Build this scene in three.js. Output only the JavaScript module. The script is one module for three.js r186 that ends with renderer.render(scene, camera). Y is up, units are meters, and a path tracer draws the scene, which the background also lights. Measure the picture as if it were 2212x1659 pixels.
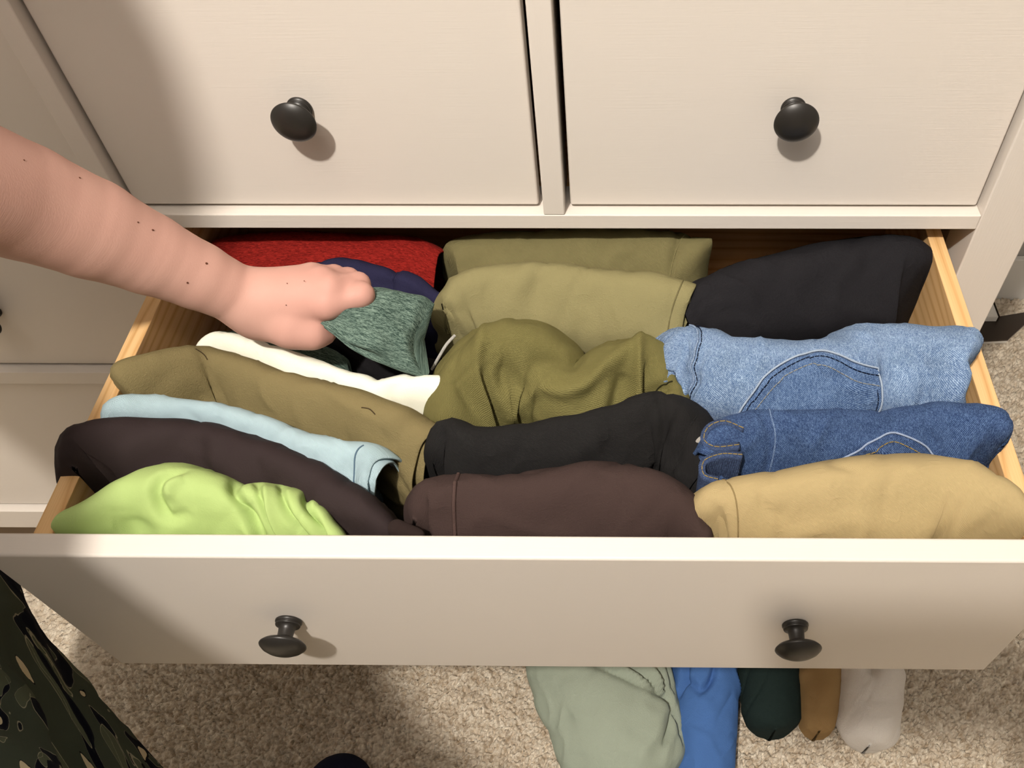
import * as THREE from 'three';
import { RoundedBoxGeometry } from 'three/addons/geometries/RoundedBoxGeometry.js';
import { mergeGeometries } from 'three/addons/utils/BufferGeometryUtils.js';
import { createNoise3D } from 'simplex-noise';

// ---------------------------------------------------------------- camera, light, exposure
const scene = new THREE.Scene();
scene.background = new THREE.Color(0x000000);
const FOCAL = 1831.15, FULL_W = 2 * 1319.63, FULL_H = 1659;          // the photograph is a crop: the lens axis lies right of its middle
const camera = new THREE.PerspectiveCamera(2 * Math.atan(FULL_H / 2 / FOCAL) * 180 / Math.PI, FULL_W / FULL_H, 0.01, 30);
camera.setViewOffset(FULL_W, FULL_H, 0, 0, 2212, 1659);
{
  const R = Math.PI / 180, p = 51.2615 * R, yw = -1.0378 * R, ro = -0.5917 * R;
  const f = new THREE.Vector3(Math.sin(yw) * Math.cos(p), -Math.sin(p), -Math.cos(yw) * Math.cos(p));
  const r = new THREE.Vector3().crossVectors(f, new THREE.Vector3(0, 1, 0)).normalize(), u = new THREE.Vector3().crossVectors(r, f);
  camera.position.set(0, 0.4756, 0.5666);
  camera.up.copy(u.clone().multiplyScalar(Math.cos(ro)).addScaledVector(r, -Math.sin(ro)));
  camera.lookAt(camera.position.clone().add(f));
  camera.updateMatrixWorld();
}
const renderer = new THREE.WebGLRenderer();
renderer.toneMapping = THREE.LinearToneMapping;
renderer.toneMappingExposure = 1.0;
renderer.shadowMap.enabled = true;
const LAMP = new THREE.Vector3(-0.34, 1.6, 0.98);
const lampLight = new THREE.PointLight(new THREE.Color(1.0, 0.93, 0.845), 12.5, 0, 2);
lampLight.position.copy(LAMP); lampLight.castShadow = true; lampLight.shadow.radius = 1.75;
lampLight.shadow.mapSize.set(2048, 2048); lampLight.name = 'pendant_bulb_light';
scene.add(lampLight);

const FLOOR = -0.69, CEIL = 1.85;

// ---------------------------------------------------------------- helpers
let seedState = 12345;
const rnd = () => { seedState = (seedState + 0x6d2b79f5) | 0; let t = Math.imul(seedState ^ (seedState >>> 15), 1 | seedState); t = (t + Math.imul(t ^ (t >>> 7), 61 | t)) ^ t; return ((t ^ (t >>> 14)) >>> 0) / 4294967296; };
const noise3 = createNoise3D(rnd);
const V = (x, y, z) => new THREE.Vector3(x, y, z);
const clamp = (x, a, b) => Math.min(b, Math.max(a, x));
const lerp = (a, b, t) => a + (b - a) * t;
const smooth = (a, b, x) => { const t = clamp((x - a) / (b - a), 0, 1); return t * t * (3 - 2 * t); };
const used = new Map();
const numbered = (n) => { const k = used.get(n) ?? 0; used.set(n, k + 1); return k ? n + '_' + String(k).padStart(3, '0') : n; };
function mesh(name, geo, mat, parent) {
  const m = new THREE.Mesh(geo, mat); m.name = parent ? name : numbered(name); m.castShadow = m.receiveShadow = true; (parent ?? scene).add(m); return m;
}
function thing(name, label, category, group) {
  const g = new THREE.Group(); g.name = numbered(name); g.userData = { label, category }; if (group) g.userData.group = group; scene.add(g); return g;
}
const tag = (o, label, category, group) => { o.userData.label = label; o.userData.category = category; if (group) o.userData.group = group; return o; };
const structure = (o, label, category) => { o.userData.kind = 'structure'; if (label) o.userData.label = label; if (category) o.userData.category = category; return o; };

// tiling noise (period P lattice cells), value noise with smooth interpolation
const hash = (x, y, s) => { let h = Math.imul(x, 374761393) ^ Math.imul(y, 668265263) ^ Math.imul(s, 974634541); h = Math.imul(h ^ (h >>> 13), 1274126177); return ((h ^ (h >>> 16)) >>> 0) / 4294967296; };
function pn(x, y, px, py, s) {
  const xi = Math.floor(x), yi = Math.floor(y), a = x - xi, b = y - yi, u = a * a * (3 - 2 * a), v = b * b * (3 - 2 * b), m = (k, p) => ((k % p) + p) % p;
  const x0 = m(xi, px), x1 = m(xi + 1, px), y0 = m(yi, py), y1 = m(yi + 1, py);
  return lerp(lerp(hash(x0, y0, s), hash(x1, y0, s), u), lerp(hash(x0, y1, s), hash(x1, y1, s), u), v);
}
function texture(size, metres, fn, color) {                          // fn(u, v) in 0..1 -> value or [r, g, b] in 0..1 (sRGB when color)
  const [w, h] = Array.isArray(size) ? size : [size, size], [mx, my] = Array.isArray(metres) ? metres : [metres, metres];
  const d = new Uint8Array(w * h * 4);
  for (let j = 0, o = 0; j < h; j++) for (let i = 0; i < w; i++, o += 4) {
    const c = fn(i / w, j / h), k = c.length ? c : [c, c, c];
    for (let q = 0; q < 3; q++) d[o + q] = clamp(Math.round(k[q] * 255), 0, 255);
    d[o + 3] = 255;
  }
  const t = new THREE.DataTexture(d, w, h); t.wrapS = t.wrapT = THREE.RepeatWrapping; t.magFilter = THREE.LinearFilter; t.minFilter = THREE.LinearMipmapLinearFilter; t.generateMipmaps = true;
  if (color) t.colorSpace = THREE.SRGBColorSpace;
  t.repeat.set(1 / mx, 1 / my); t.needsUpdate = true; return t;
}
const mixc = (a, b, t) => a.map((x, i) => lerp(x, b[i], t));
const rgb = (...c) => c.map((x) => x / 255);

// planar uv in metres, the long grain direction along u
function planarUV(geo, grain = 'x') {
  geo.computeVertexNormals?.();
  const p = geo.attributes.position, n = geo.attributes.normal, uv = new Float32Array(p.count * 2);
  for (let i = 0; i < p.count; i++) {
    const P = { x: p.getX(i), y: p.getY(i), z: p.getZ(i) }, N = { x: Math.abs(n.getX(i)), y: Math.abs(n.getY(i)), z: Math.abs(n.getZ(i)) };
    const main = N.x > N.y && N.x > N.z ? 'x' : N.y > N.z ? 'y' : 'z';
    const axes = ['x', 'y', 'z'].filter((k) => k !== main);
    const u = axes.includes(grain) ? grain : axes[0], v = axes.find((k) => k !== u);
    uv[2 * i] = P[u]; uv[2 * i + 1] = P[v] + P[main] * 0.37;
  }
  geo.setAttribute('uv', new THREE.BufferAttribute(uv, 2)); return geo;
}
function box(x0, x1, y0, y1, z0, z1, r = 0.0015, grain = 'x') {
  const g = r ? new RoundedBoxGeometry(x1 - x0, y1 - y0, z1 - z0, 2, r) : new THREE.BoxGeometry(x1 - x0, y1 - y0, z1 - z0);
  const n = g.attributes.normal.clone(); g.translate((x0 + x1) / 2, (y0 + y1) / 2, (z0 + z1) / 2);
  planarUVkeep(g, n, grain); return g;
}
function planarUVkeep(g, n, grain) { const own = g.computeVertexNormals; g.computeVertexNormals = undefined; planarUV(g, grain); delete g.computeVertexNormals; g.setAttribute('normal', n); return own; }

// ---------------------------------------------------------------- materials
const rumple = (u, v, k, s) => { const w = pn(u * 5 * k, v * 5 * k, 5 * k, 5 * k, s + 1), q = Math.abs(pn(u * 9 * k + w * 1.3, v * 9 * k + w * 1.3, 9 * k, 9 * k, s) - 0.5) * 2, m = smooth(0.35, 0.75, pn(u * 4 * k, v * 4 * k, 4 * k, 4 * k, s + 2)); return m * Math.pow(1 - q, 4); };   // small soft creases, tile about a hand wide
const fine = texture(1024, 0.1, (u, v) => 0.40 + 0.34 * rumple(u, v, 1, 300) + 0.12 * (pn(u * 14, v * 14, 14, 14, 3) - 0.5) + 0.16 * (pn(u * 110, v * 110, 110, 110, 2) - 0.5) + 0.16 * (pn(u * 256, v * 256, 256, 256, 1) - 0.5));
const twillBump = texture(1024, 0.08, (u, v) => { const k = Math.sin((u * 64 + v * 64) * 2 * Math.PI); return 0.42 + 0.09 * k + 0.34 * rumple(u, v, 1, 320) + 0.12 * (pn(u * 12, v * 12, 12, 12, 8) - 0.5) + 0.1 * (pn(u * 220, v * 220, 220, 220, 4) - 0.5); });
const knitBump = texture(512, 0.03, (u, v) => { const r = v * 22, row = Math.floor(r), a = Math.sin((u * 18 + (row % 2) * 0.5) * 2 * Math.PI), b = Math.sin(r * 2 * Math.PI); return 0.5 + 0.25 * a * (0.6 + 0.4 * b) + 0.2 * b + 0.12 * (pn(u * 90, v * 90, 90, 90, 5) - 0.5); });
const paintBump = texture([512, 256], [0.25, 0.06], (u, v) => 0.5 + 0.3 * (pn(u * 6, v * 90, 6, 90, 6) - 0.5) + 0.2 * (pn(u * 40, v * 120, 40, 120, 7) - 0.5));

const paint = new THREE.MeshPhysicalMaterial({ color: new THREE.Color().setRGB(0.70, 0.645, 0.585), roughness: 0.42, bumpMap: paintBump, bumpScale: 0.00012, specularIntensity: 0.6 });
const wallPaint = new THREE.MeshStandardMaterial({ color: new THREE.Color().setRGB(0.40, 0.39, 0.375), roughness: 0.9 });
const basePaint = new THREE.MeshStandardMaterial({ color: new THREE.Color().setRGB(0.72, 0.71, 0.68), roughness: 0.5 });
const ceilPaint = new THREE.MeshStandardMaterial({ color: new THREE.Color().setRGB(0.46, 0.45, 0.44), roughness: 0.95 });
function pine(a, b, seed) {
  const grain = (u, v) => { const wob = 2.2 * (pn(u * 3, v * 4, 3, 4, seed) - 0.5); const r = (v * 9 + wob) % 1, ring = Math.pow(Math.abs(((r + 1) % 1) * 2 - 1), 2.5); return clamp(ring * 0.75 + 0.35 * (pn(u * 10, v * 160, 10, 160, seed + 1) - 0.4), 0, 1); };
  return new THREE.MeshPhysicalMaterial({ map: texture([512, 512], [0.5, 0.12], (u, v) => mixc(a, b, grain(u, v)), true), roughness: 0.5 });
}
const pineWood = pine(rgb(226, 186, 132), rgb(196, 146, 88), 21);
const darkMetal = new THREE.MeshPhysicalMaterial({ color: new THREE.Color().setRGB(0.02, 0.0175, 0.015), roughness: 0.4, metalness: 0.1 });
const cloth = (r, g, b, o = {}) => new THREE.MeshPhysicalMaterial({ color: new THREE.Color(`rgb(${r},${g},${b})`), roughness: 0.92, bumpMap: fine, bumpScale: 0.0011, sheen: 0.1, sheenRoughness: 0.6, sheenColor: new THREE.Color(`rgb(${r},${g},${b})`), specularIntensity: 0.25, ...o });
function heather(a, b, seed, m = 0.08) {
  return texture(512, [m, m], (u, v) => { const k = clamp(0.5 + 1.5 * (pn(u * 22, v * 150, 22, 150, seed) - 0.5) + 0.8 * (pn(u * 90, v * 220, 90, 220, seed + 1) - 0.5) + 0.5 * (pn(u * 6, v * 36, 6, 36, seed + 2) - 0.5), 0, 1); return mixc(a, b, k); }, true);
}
function denim(a, b, seed, speck = 1) {
  const weave = (u, v) => { const t = (u * 44 + v * 44), k = Math.sin(t * 2 * Math.PI), thread = pn(u * 30 + v * 30, (u - v) * 110, 30, 110, seed); return { k, thread }; };
  const map = texture(1024, 0.06, (u, v) => { const { k } = weave(u, v); const f = clamp(0.42 + 0.26 * k + speck * 0.7 * (pn(u * 130, v * 260, 130, 260, seed + 1) - 0.5) + speck * 0.5 * (pn(u * 260, v * 60, 260, 60, seed + 2) - 0.5) + 0.12 * (pn(u * 12, v * 12, 12, 12, seed + 3) - 0.5) + 0.4 * (pn(u * 300, v * 24, 300, 24, seed + 5) - 0.5), 0, 1); return mixc(a, b, f); }, true);
  const bump = texture(512, 0.06, (u, v) => 0.5 + 0.3 * weave(u, v).k + 0.3 * (pn(u * 150, v * 150, 150, 150, seed + 4) - 0.5));
  return new THREE.MeshPhysicalMaterial({ map, bumpMap: bump, bumpScale: 0.0005, roughness: 0.9, specularIntensity: 0.25, vertexColors: true });
}

// ---------------------------------------------------------------- room
const RX0 = -2.9, RX1 = 2.2, WZ = -0.587, RZ1 = 3.6;
const carpetMat = new THREE.MeshStandardMaterial({ color: new THREE.Color('rgb(204,188,162)'), roughness: 1 });
structure(mesh('floor', box(RX0 - 0.1, RX1 + 0.1, FLOOR - 0.1, FLOOR, WZ - 0.1, RZ1 + 0.1, 0), carpetMat), 'beige carpeted floor under the dresser', 'floor');
structure(mesh('ceiling', box(RX0 - 0.1, RX1 + 0.1, CEIL, CEIL + 0.1, WZ - 0.1, RZ1 + 0.1, 0), ceilPaint), 'plain off-white ceiling', 'ceiling');
structure(mesh('wall_back', box(RX0 - 0.1, RX1 + 0.1, FLOOR, CEIL, WZ - 0.1, WZ, 0), wallPaint), 'pale grey wall behind the dresser', 'wall');
structure(mesh('wall_front', box(RX0 - 0.1, RX1 + 0.1, FLOOR, CEIL, RZ1, RZ1 + 0.1, 0), wallPaint), 'pale grey wall facing the dresser', 'wall');
structure(mesh('wall_left', box(RX0 - 0.1, RX0, FLOOR, CEIL, WZ, RZ1, 0), wallPaint), 'pale grey side wall past the left end of the dresser', 'wall');
structure(mesh('wall_right', box(RX1, RX1 + 0.1, FLOOR, CEIL, WZ, RZ1, 0), wallPaint), 'pale grey side wall past the right end of the dresser', 'wall');
structure(mesh('baseboard_back', box(RX0, RX1, FLOOR, FLOOR + 0.105, WZ, WZ + 0.012, 0.002), basePaint), 'white baseboard along the wall behind the dresser', 'baseboard');

// carpet pile: matted twisted yarn, uncountable; real relief where the carpet shows, the plain floor beyond
{
  const pile = (x, z) => {                                             // yarn clumps parted by narrow winding gaps
    const wx = 0.0035 * noise3(x * 70, 11, z * 70), wz = 0.0035 * noise3(x * 70, 23, z * 70), n = noise3((x + wx) * 95, 2, (z + wz) * 95), m = noise3(x * 210, 5, z * 210), l = noise3(x * 40, 31, z * 40);
    return 0.0008 + 0.0068 * Math.pow(smooth(0, 0.34, Math.abs(n)), 0.8) + 0.0021 * m + 0.0012 * l + 0.0008 * noise3(x * 460, 7, z * 460);
  };
  const lo = new THREE.Color('rgb(190,170,144)'), hi = new THREE.Color('rgb(246,236,218)'), c = new THREE.Color(), parts = [];
  for (const [x0, x1, z0, z1, st] of [[-0.72, 0.56, 0.06, 0.33, 0.00135], [-1.0, -0.72, -0.06, 0.33, 0.0022], [-0.72, -0.36, -0.16, 0.06, 0.0024], [0.38, 0.9, WZ + 0.013, 0.06, 0.002], [0.56, 0.9, 0.06, 0.33, 0.0024]]) {
    const nx = Math.round((x1 - x0) / st), nz = Math.round((z1 - z0) / st), pos = new Float32Array((nx + 1) * (nz + 1) * 3), col = new Float32Array(pos.length), uv = new Float32Array((nx + 1) * (nz + 1) * 2), idx = [];
    for (let k = 0, o = 0; k <= nz; k++) for (let i = 0; i <= nx; i++, o++) {
      const x = x0 + (x1 - x0) * i / nx, z = z0 + (z1 - z0) * k / nz;
      pos.set([x, FLOOR + pile(x, z), z], 3 * o); uv.set([x, z], 2 * o);
      c.copy(lo).lerp(hi, clamp(0.5 + 0.25 * noise3(x * 50, 41, z * 50) + 0.45 * noise3(x * 170, 43, z * 170), 0, 1)); col.set([c.r, c.g, c.b], 3 * o);
    }
    for (let k = 0; k < nz; k++) for (let i = 0; i < nx; i++) { const a = k * (nx + 1) + i; idx.push(a, a + nx + 1, a + 1, a + 1, a + nx + 1, a + nx + 2); }
    const g = new THREE.BufferGeometry(); g.setAttribute('position', new THREE.BufferAttribute(pos, 3)); g.setAttribute('uv', new THREE.BufferAttribute(uv, 2)); g.setAttribute('color', new THREE.BufferAttribute(col, 3)); g.setIndex(idx); g.computeVertexNormals(); parts.push(g);
  }
  const m = mesh('carpet_pile', mergeGeometries(parts), new THREE.MeshStandardMaterial({ vertexColors: true, roughness: 1, bumpMap: texture(512, 0.04, (u, v) => 0.6 * pn(u * 60, v * 60, 60, 60, 201) + 0.4 * pn(u * 130, v * 130, 130, 130, 202)), bumpScale: 0.0012 }));
  m.userData = { kind: 'stuff', label: 'beige twisted carpet pile on the floor', category: 'carpet' };
}

// pendant lamp that lights the room (above and behind the photographer)
{
  const t = thing('pendant_lamp', 'small round glass pendant lamp hanging from the ceiling', 'lamp');
  mesh('globe', new THREE.SphereGeometry(0.045, 24, 16).translate(LAMP.x, LAMP.y, LAMP.z), new THREE.MeshStandardMaterial({ color: 0xffffff, emissive: new THREE.Color(1, 0.93, 0.845), emissiveIntensity: 4 }), t);
  mesh('holder', new THREE.CylinderGeometry(0.012, 0.018, 0.05, 20).translate(LAMP.x, LAMP.y + 0.068, LAMP.z), darkMetal, t);
  mesh('cord', new THREE.CylinderGeometry(0.003, 0.003, CEIL - LAMP.y - 0.09, 8).translate(LAMP.x, (CEIL + LAMP.y + 0.066) / 2, LAMP.z), darkMetal, t);
  mesh('canopy', new THREE.CylinderGeometry(0.05, 0.05, 0.02, 24).translate(LAMP.x, CEIL - 0.01, LAMP.z), darkMetal, t);
}

// ---------------------------------------------------------------- dresser
const XL = -0.4229, XR = 0.3071, CP = 0.0175, PW = 0.0472;           // right column opening, centre post, end post
const XLR = XL - CP, XLL = XLR - 0.73;                               // left column opening
const knobGeo = (() => {
  const pts = [[0, 0], [0.0090, 0], [0.0098, 0.0008], [0.0098, 0.0022], [0.0086, 0.0028], [0.0086, 0.0034], [0.0092, 0.0040], [0.0088, 0.0050], [0.0062, 0.0056], [0.0058, 0.009], [0.0056, 0.0130], [0.0066, 0.0146], [0.0110, 0.0158], [0.0150, 0.0174], [0.0168, 0.0190], [0.0171, 0.0198], [0.0166, 0.0208], [0.0140, 0.0232], [0.0100, 0.0252], [0.005, 0.0264], [0, 0.0267]].map(([r, y]) => new THREE.Vector2(r, y));
  return new THREE.LatheGeometry(pts, 48).rotateX(Math.PI / 2);
})();
const dresser = thing('dresser', 'long off-white wooden dresser with one wide drawer pulled open', 'dresser');
const RAIL = { a: [0, -0.0153], b: [-0.2151, -0.2348], c: [-0.5072, -0.5512] };
const DEPTH = 0.5, TOP = 0.235;
for (const [x0, x1] of [[XR, XR + PW], [XLL - PW, XLL]]) {
  mesh('post', box(x0, x1, FLOOR + 0.006, TOP, -0.045, 0, 0.0015, 'y'), paint, dresser);
  mesh('post', box(x0, x1, FLOOR + 0.006, TOP, -DEPTH, -DEPTH + 0.045, 0.0015, 'y'), paint, dresser);
  mesh('side_panel', box(x0 + 0.012, x1 - 0.012, RAIL.c[1], TOP, -DEPTH + 0.045, -0.045, 0.001, 'y'), paint, dresser);
}
mesh('centre_post', box(XLR, XL, RAIL.c[0], TOP, -0.03, 0, 0.0012, 'y'), paint, dresser);
mesh('centre_panel', box(XLR + 0.002, XL - 0.002, RAIL.c[0], TOP, -DEPTH + 0.01, -0.03, 0.001, 'y'), paint, dresser);
for (const [x0, x1] of [[XLL, XLR], [XL, XR]]) {
  mesh('rail', box(x0, x1, RAIL.a[1], RAIL.a[0], -0.04, 0, 0.0012), paint, dresser);
  mesh('rail', box(x0, x1, RAIL.b[1], RAIL.b[0], -0.04, 0, 0.0012), paint, dresser);
  mesh('dust_panel', box(x0, x1, RAIL.a[1] + 0.004, RAIL.a[0] - 0.004, -DEPTH + 0.01, -0.04, 0.0005), pineWood, dresser);
}
mesh('rail', box(XLL, XR, RAIL.c[1], RAIL.c[0], -0.03, 0, 0.0015), paint, dresser);
mesh('bottom_panel', box(XLL, XR, RAIL.c[0] - 0.014, RAIL.c[0] - 0.004, -DEPTH + 0.01, -0.03, 0.0005), pineWood, dresser);
mesh('back_panel', box(XLL - 0.02, XR + 0.02, RAIL.c[1], TOP, -DEPTH, -DEPTH + 0.006, 0.0005), paint, dresser);
mesh('top', box(XLL - PW - 0.012, XR + PW + 0.012, TOP, TOP + 0.024, -DEPTH - 0.005, 0.012, 0.003), paint, dresser);
for (const x of [XL + 0.3566, XLL + 0.3566]) mesh('divider', box(x, x + 0.018, RAIL.a[0], TOP, -0.05, 0, 0.0012, 'y'), paint, dresser);

function closedDrawer(x0, x1, y0, y1, knobs, gl = 0.0028, gr = 0.0028) {
  const d = new THREE.Group(); d.name = 'drawer'; dresser.add(d);
  mesh('drawer_front', box(x0 + gl, x1 - gr, y0 + 0.0028, y1 - 0.003, -0.028, -0.0095, 0.0022), paint, d);
  mesh('drawer_box', box(x0 + 0.02, x1 - 0.02, y0 + 0.012, y1 - 0.02, -0.43, -0.028, 0.001), pineWood, d);
  for (const [kx, ky] of knobs) mesh('knob', knobGeo, darkMetal, d).position.set(kx, ky, -0.0095);
}
const KY = 0.0985;
for (const x of [XL, XLL]) {
  closedDrawer(x, x + 0.3566, RAIL.a[0], TOP, [[x + 0.1735, KY]], 0.0028, 0.0046);
  closedDrawer(x + 0.3746, x + 0.73, RAIL.a[0], TOP, [[x + 0.3746 + 0.1805, KY]], 0.0046, 0.0028);
}
closedDrawer(XLL, XLR, RAIL.b[0], RAIL.a[1], [[XLL + 0.1745, -0.128], [XLR - 0.182, -0.128]]);
closedDrawer(XLL, XLR, RAIL.c[0], RAIL.b[1], [[XLL + 0.1745, -0.37], [XLR - 0.1745, -0.37]]);
closedDrawer(XL, XR, RAIL.c[0], RAIL.b[1], [[XL + 0.1745, -0.37], [XR - 0.1745, -0.37]]);

// the open drawer, sagging a little on its runners
const DT = -0.0267, EXT = 0.3102, DH = 0.202, DTH = 0.0172;
{
  const d = new THREE.Group(); d.name = 'drawer'; d.userData.label = 'wide drawer pulled out and filled with folded clothes'; dresser.add(d);
  d.position.set(0, DT, EXT); d.rotation.x = 0.9136 * Math.PI / 180;
  mesh('drawer_front', box(XL + 0.002, XR - 0.002, -DH, 0, -DTH, 0, 0.0022), paint, d);
  for (const [x0, x1] of [[-0.4027, -0.3887], [0.2741, 0.2881]]) {
    mesh('side_panel', box(x0, x1, -0.185, -0.0132, -0.43, -DTH, 0.0008, 'z'), pineWood, d).userData.label = 'bare pine drawer side';
  }
  mesh('drawer_bottom', box(-0.395, 0.28, -0.188, -0.182, -0.43, -DTH, 0.0004), pineWood, d);
  mesh('drawer_back', box(-0.3887, 0.2741, -0.182, -0.085, -0.43, -0.418, 0.0004), pineWood, d);
  for (const x of [-0.2485, 0.131]) mesh('knob', knobGeo, darkMetal, d).position.set(x, -0.1045, 0);
}
const DBOT = -0.195;                                                 // inside bottom of the open drawer

// ---------------------------------------------------------------- folded garments
const catmull = (p, n, k) => { const t = clamp(k, 0, 1) * (n - 1), i = Math.min(n - 2, Math.floor(t)), f = t - i, a = p[Math.max(0, i - 1)], b = p[i], c = p[i + 1], d = p[Math.min(n - 1, i + 2)]; return b.map((_, q) => 0.5 * (2 * b[q] + (c[q] - a[q]) * f + (2 * a[q] - 5 * b[q] + 4 * c[q] - d[q]) * f * f + (3 * b[q] - 3 * c[q] + d[q] - a[q]) * f * f * f)); };
function distPoly(p, pts) {
  let best = 1e9, at = 0;
  for (let i = 0; i < pts.length - 1; i++) {
    const a = pts[i], b = pts[i + 1], dx = b.x - a.x, dy = b.y - a.y, dz = b.z - a.z, l = dx * dx + dy * dy + dz * dz;
    const t = clamp(((p.x - a.x) * dx + (p.y - a.y) * dy + (p.z - a.z) * dz) / l, 0, 1), ex = p.x - a.x - dx * t, ey = p.y - a.y - dy * t, ez = p.z - a.z - dz * t, d = ex * ex + ey * ey + ez * ez;
    if (d < best) { best = d; at = (i + t) / (pts.length - 1); }
  }
  return [Math.sqrt(best), at];
}
// A garment folded into a bundle that stands on edge: a sheet of cloth wound around a flat core, run along a spine.
// rows: [x, z of the rear top silhouette, half thickness, top height, bottom height?]  (spine along +x)
// free: [x, z, half thickness, top, bottom?] spine points as they are.
function bundle(o) {
  const st = (o.rows ? o.rows.map(([x, zb, a, y, b]) => [x, zb + 0.34 * a, a, y, b ?? o.bottom ?? DBOT]) : o.free.map(([x, z, a, y, b]) => [x, z, a, y, b ?? o.bottom ?? DBOT]));
  const n = st.length, turns = o.turns ?? 1, pitch = o.pitch ?? 0.004, th = o.th ?? 0.0018, flat = o.flat ?? 1;
  const NS = 60, cum = [0]; let prev = catmull(st, n, 0);
  for (let i = 1; i <= NS; i++) { const c = catmull(st, n, i / NS); cum.push(cum[i - 1] + Math.hypot(c[0] - prev[0], c[1] - prev[1])); prev = c; }
  const L = cum[NS];
  const param = (s) => { const want = clamp(s, 0, 1) * L; let i = 1; while (i < NS && cum[i] < want) i++; return (i - 1 + (want - cum[i - 1]) / Math.max(1e-9, cum[i] - cum[i - 1])) / NS; };
  const cache = new Map();
  function frame(s) {
    const key = Math.round(s * 1e5); if (cache.has(key)) return cache.get(key);
    const k = param(s), c = catmull(st, n, k), d0 = catmull(st, n, Math.max(0, k - 0.02)), d1 = catmull(st, n, Math.min(1, k + 0.02));
    let tx = d1[0] - d0[0], tz = d1[1] - d0[1]; const l = Math.hypot(tx, tz); tx /= l; tz /= l;
    let cap = 1; const e0 = s * L, e1 = (1 - s) * L;
    if (o.capL && e0 < o.capL) cap *= Math.pow(Math.max(0, 1 - (1 - e0 / o.capL) ** 2.6), 0.42);
    if (o.capR && e1 < o.capR) cap *= Math.pow(Math.max(0, 1 - (1 - e1 / o.capR) ** 2.6), 0.42);
    const H = c[3] - c[4], r = { x: c[0], z: c[1], tx, tz, cap, a: Math.max(0.0035, c[2] * cap), top: c[3] - (1 - cap) * Math.min(H * 0.8, (o.drop ?? 0.7) * Math.max(o.capL ?? 0, o.capR ?? 0)), bot: c[4] };
    cache.set(key, r); return r;
  }
  function base(s, tau) {
    const f = frame(s), ins = pitch * tau, A = Math.max(0.0012, f.a - ins), top = f.top - ins, bot = Math.min(top - 0.004, f.bot + ins * 0.5);
    const ry = Math.min(A * flat, (top - bot) / 2), side = top - bot - 2 * ry, arc = Math.PI * (A + ry) / 2, per = 2 * side + 2 * arc;
    let d = (tau - Math.floor(tau)) * per, nn, y, no, ny;              // from the bottom middle, up the front, over the top, down the back
    if (d < arc / 2) { const t = d / arc * Math.PI; nn = A * Math.sin(t); y = bot + ry - ry * Math.cos(t); no = Math.sin(t); ny = -Math.cos(t); }
    else if ((d -= arc / 2) < side) { nn = A; y = bot + ry + d; no = 1; ny = 0; }
    else if ((d -= side) < arc) { const t = d / arc * Math.PI; nn = A * Math.cos(t); y = top - ry + ry * Math.sin(t); no = Math.cos(t); ny = Math.sin(t); }
    else if ((d -= arc) < side) { nn = -A; y = top - ry - d; no = -1; ny = 0; }
    else { d -= side; const t = d / arc * Math.PI; nn = -A * Math.cos(t); y = bot + ry - ry * Math.sin(t); no = -Math.cos(t); ny = -Math.sin(t); }
    nn *= lerp(o.taper ?? 0.62, 1, smooth(0, 0.05, top - y));            // a folded edge is narrower than the stack below it
    const e = (o.ends ?? 0.004) * f.cap, q = tau * 6.28;
    const off = -e * (0.5 + 0.9 * noise3(Math.cos(q) * (o.endFreq ?? 0.7) + tau * 1.3, Math.sin(q) * (o.endFreq ?? 0.7), 7 + (o.seed ?? 0))) * Math.pow(1 - s, 6) + e * (0.5 + 0.9 * noise3(Math.cos(q) * (o.endFreq ?? 0.7) + tau * 1.3, Math.sin(q) * (o.endFreq ?? 0.7), 19 + (o.seed ?? 0))) * Math.pow(s, 6);
    const nx = -f.tz, nz = f.tx;                                       // to the front of a row that runs to +x
    return { P: V(f.x + nx * nn + f.tx * off, y, f.z + nz * nn + f.tz * off), N: V(nx * no, ny, nz * no), per, cap: f.cap };
  }
  const creases = (o.creases ?? []).map((c) => ({ ...c, pts: [...Array(13).keys()].map((i) => { const [s, q] = catmull(c.p, c.p.length, i / 12); return base(clamp(s, 0, 1), clamp(q, 0, 0.999)).P; }) }));
  const sd = (o.seed ?? 0) * 13.7;
  function disp(P) {
    const a = o.amp ?? 0.002, f = o.freq ?? 14;
    let d = a * (0.65 * noise3(P.x * f + sd, P.y * f, P.z * f) + 0.35 * noise3(P.x * f * 2.3, P.y * f * 2.3 + sd, P.z * f * 2.3));
    const cr = o.crumple ?? 0.0028, cf = o.crumpleFreq ?? 17;           // shallow creases between smooth stretches of cloth
    if (cr) { const wx = 0.35 * noise3(P.x * 8 + sd, P.y * 8, P.z * 8), q1 = noise3((P.x + wx * 0.06) * cf * 0.7, P.y * cf + sd, P.z * cf + wx), q2 = noise3((P.x * 0.8 + P.z * 0.6) * cf * 1.5 + sd, P.y * cf * 0.6, (P.z * 0.8 - P.x * 0.6) * cf * 0.5), m1 = smooth(-0.3, 0.5, noise3(P.x * 10, P.y * 10 + sd, P.z * 10 + 5)); d += cr * (m1 * (Math.pow(1 - Math.abs(q1), 5) - 0.15) - (1 - m1) * 0.8 * (Math.pow(1 - Math.abs(q2), 7) - 0.1)); }
    if (o.wrinkle) { const w = o.wrinkle, q = noise3(P.x * w.fx + sd, P.y * w.fy, P.z * w.fz), m = 0.5 + 0.5 * noise3(P.x * 9, P.y * 9 + sd, P.z * 9); d += w.a * m * (1 - 2 * Math.pow(Math.abs(q), w.e ?? 0.8)); }
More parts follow.
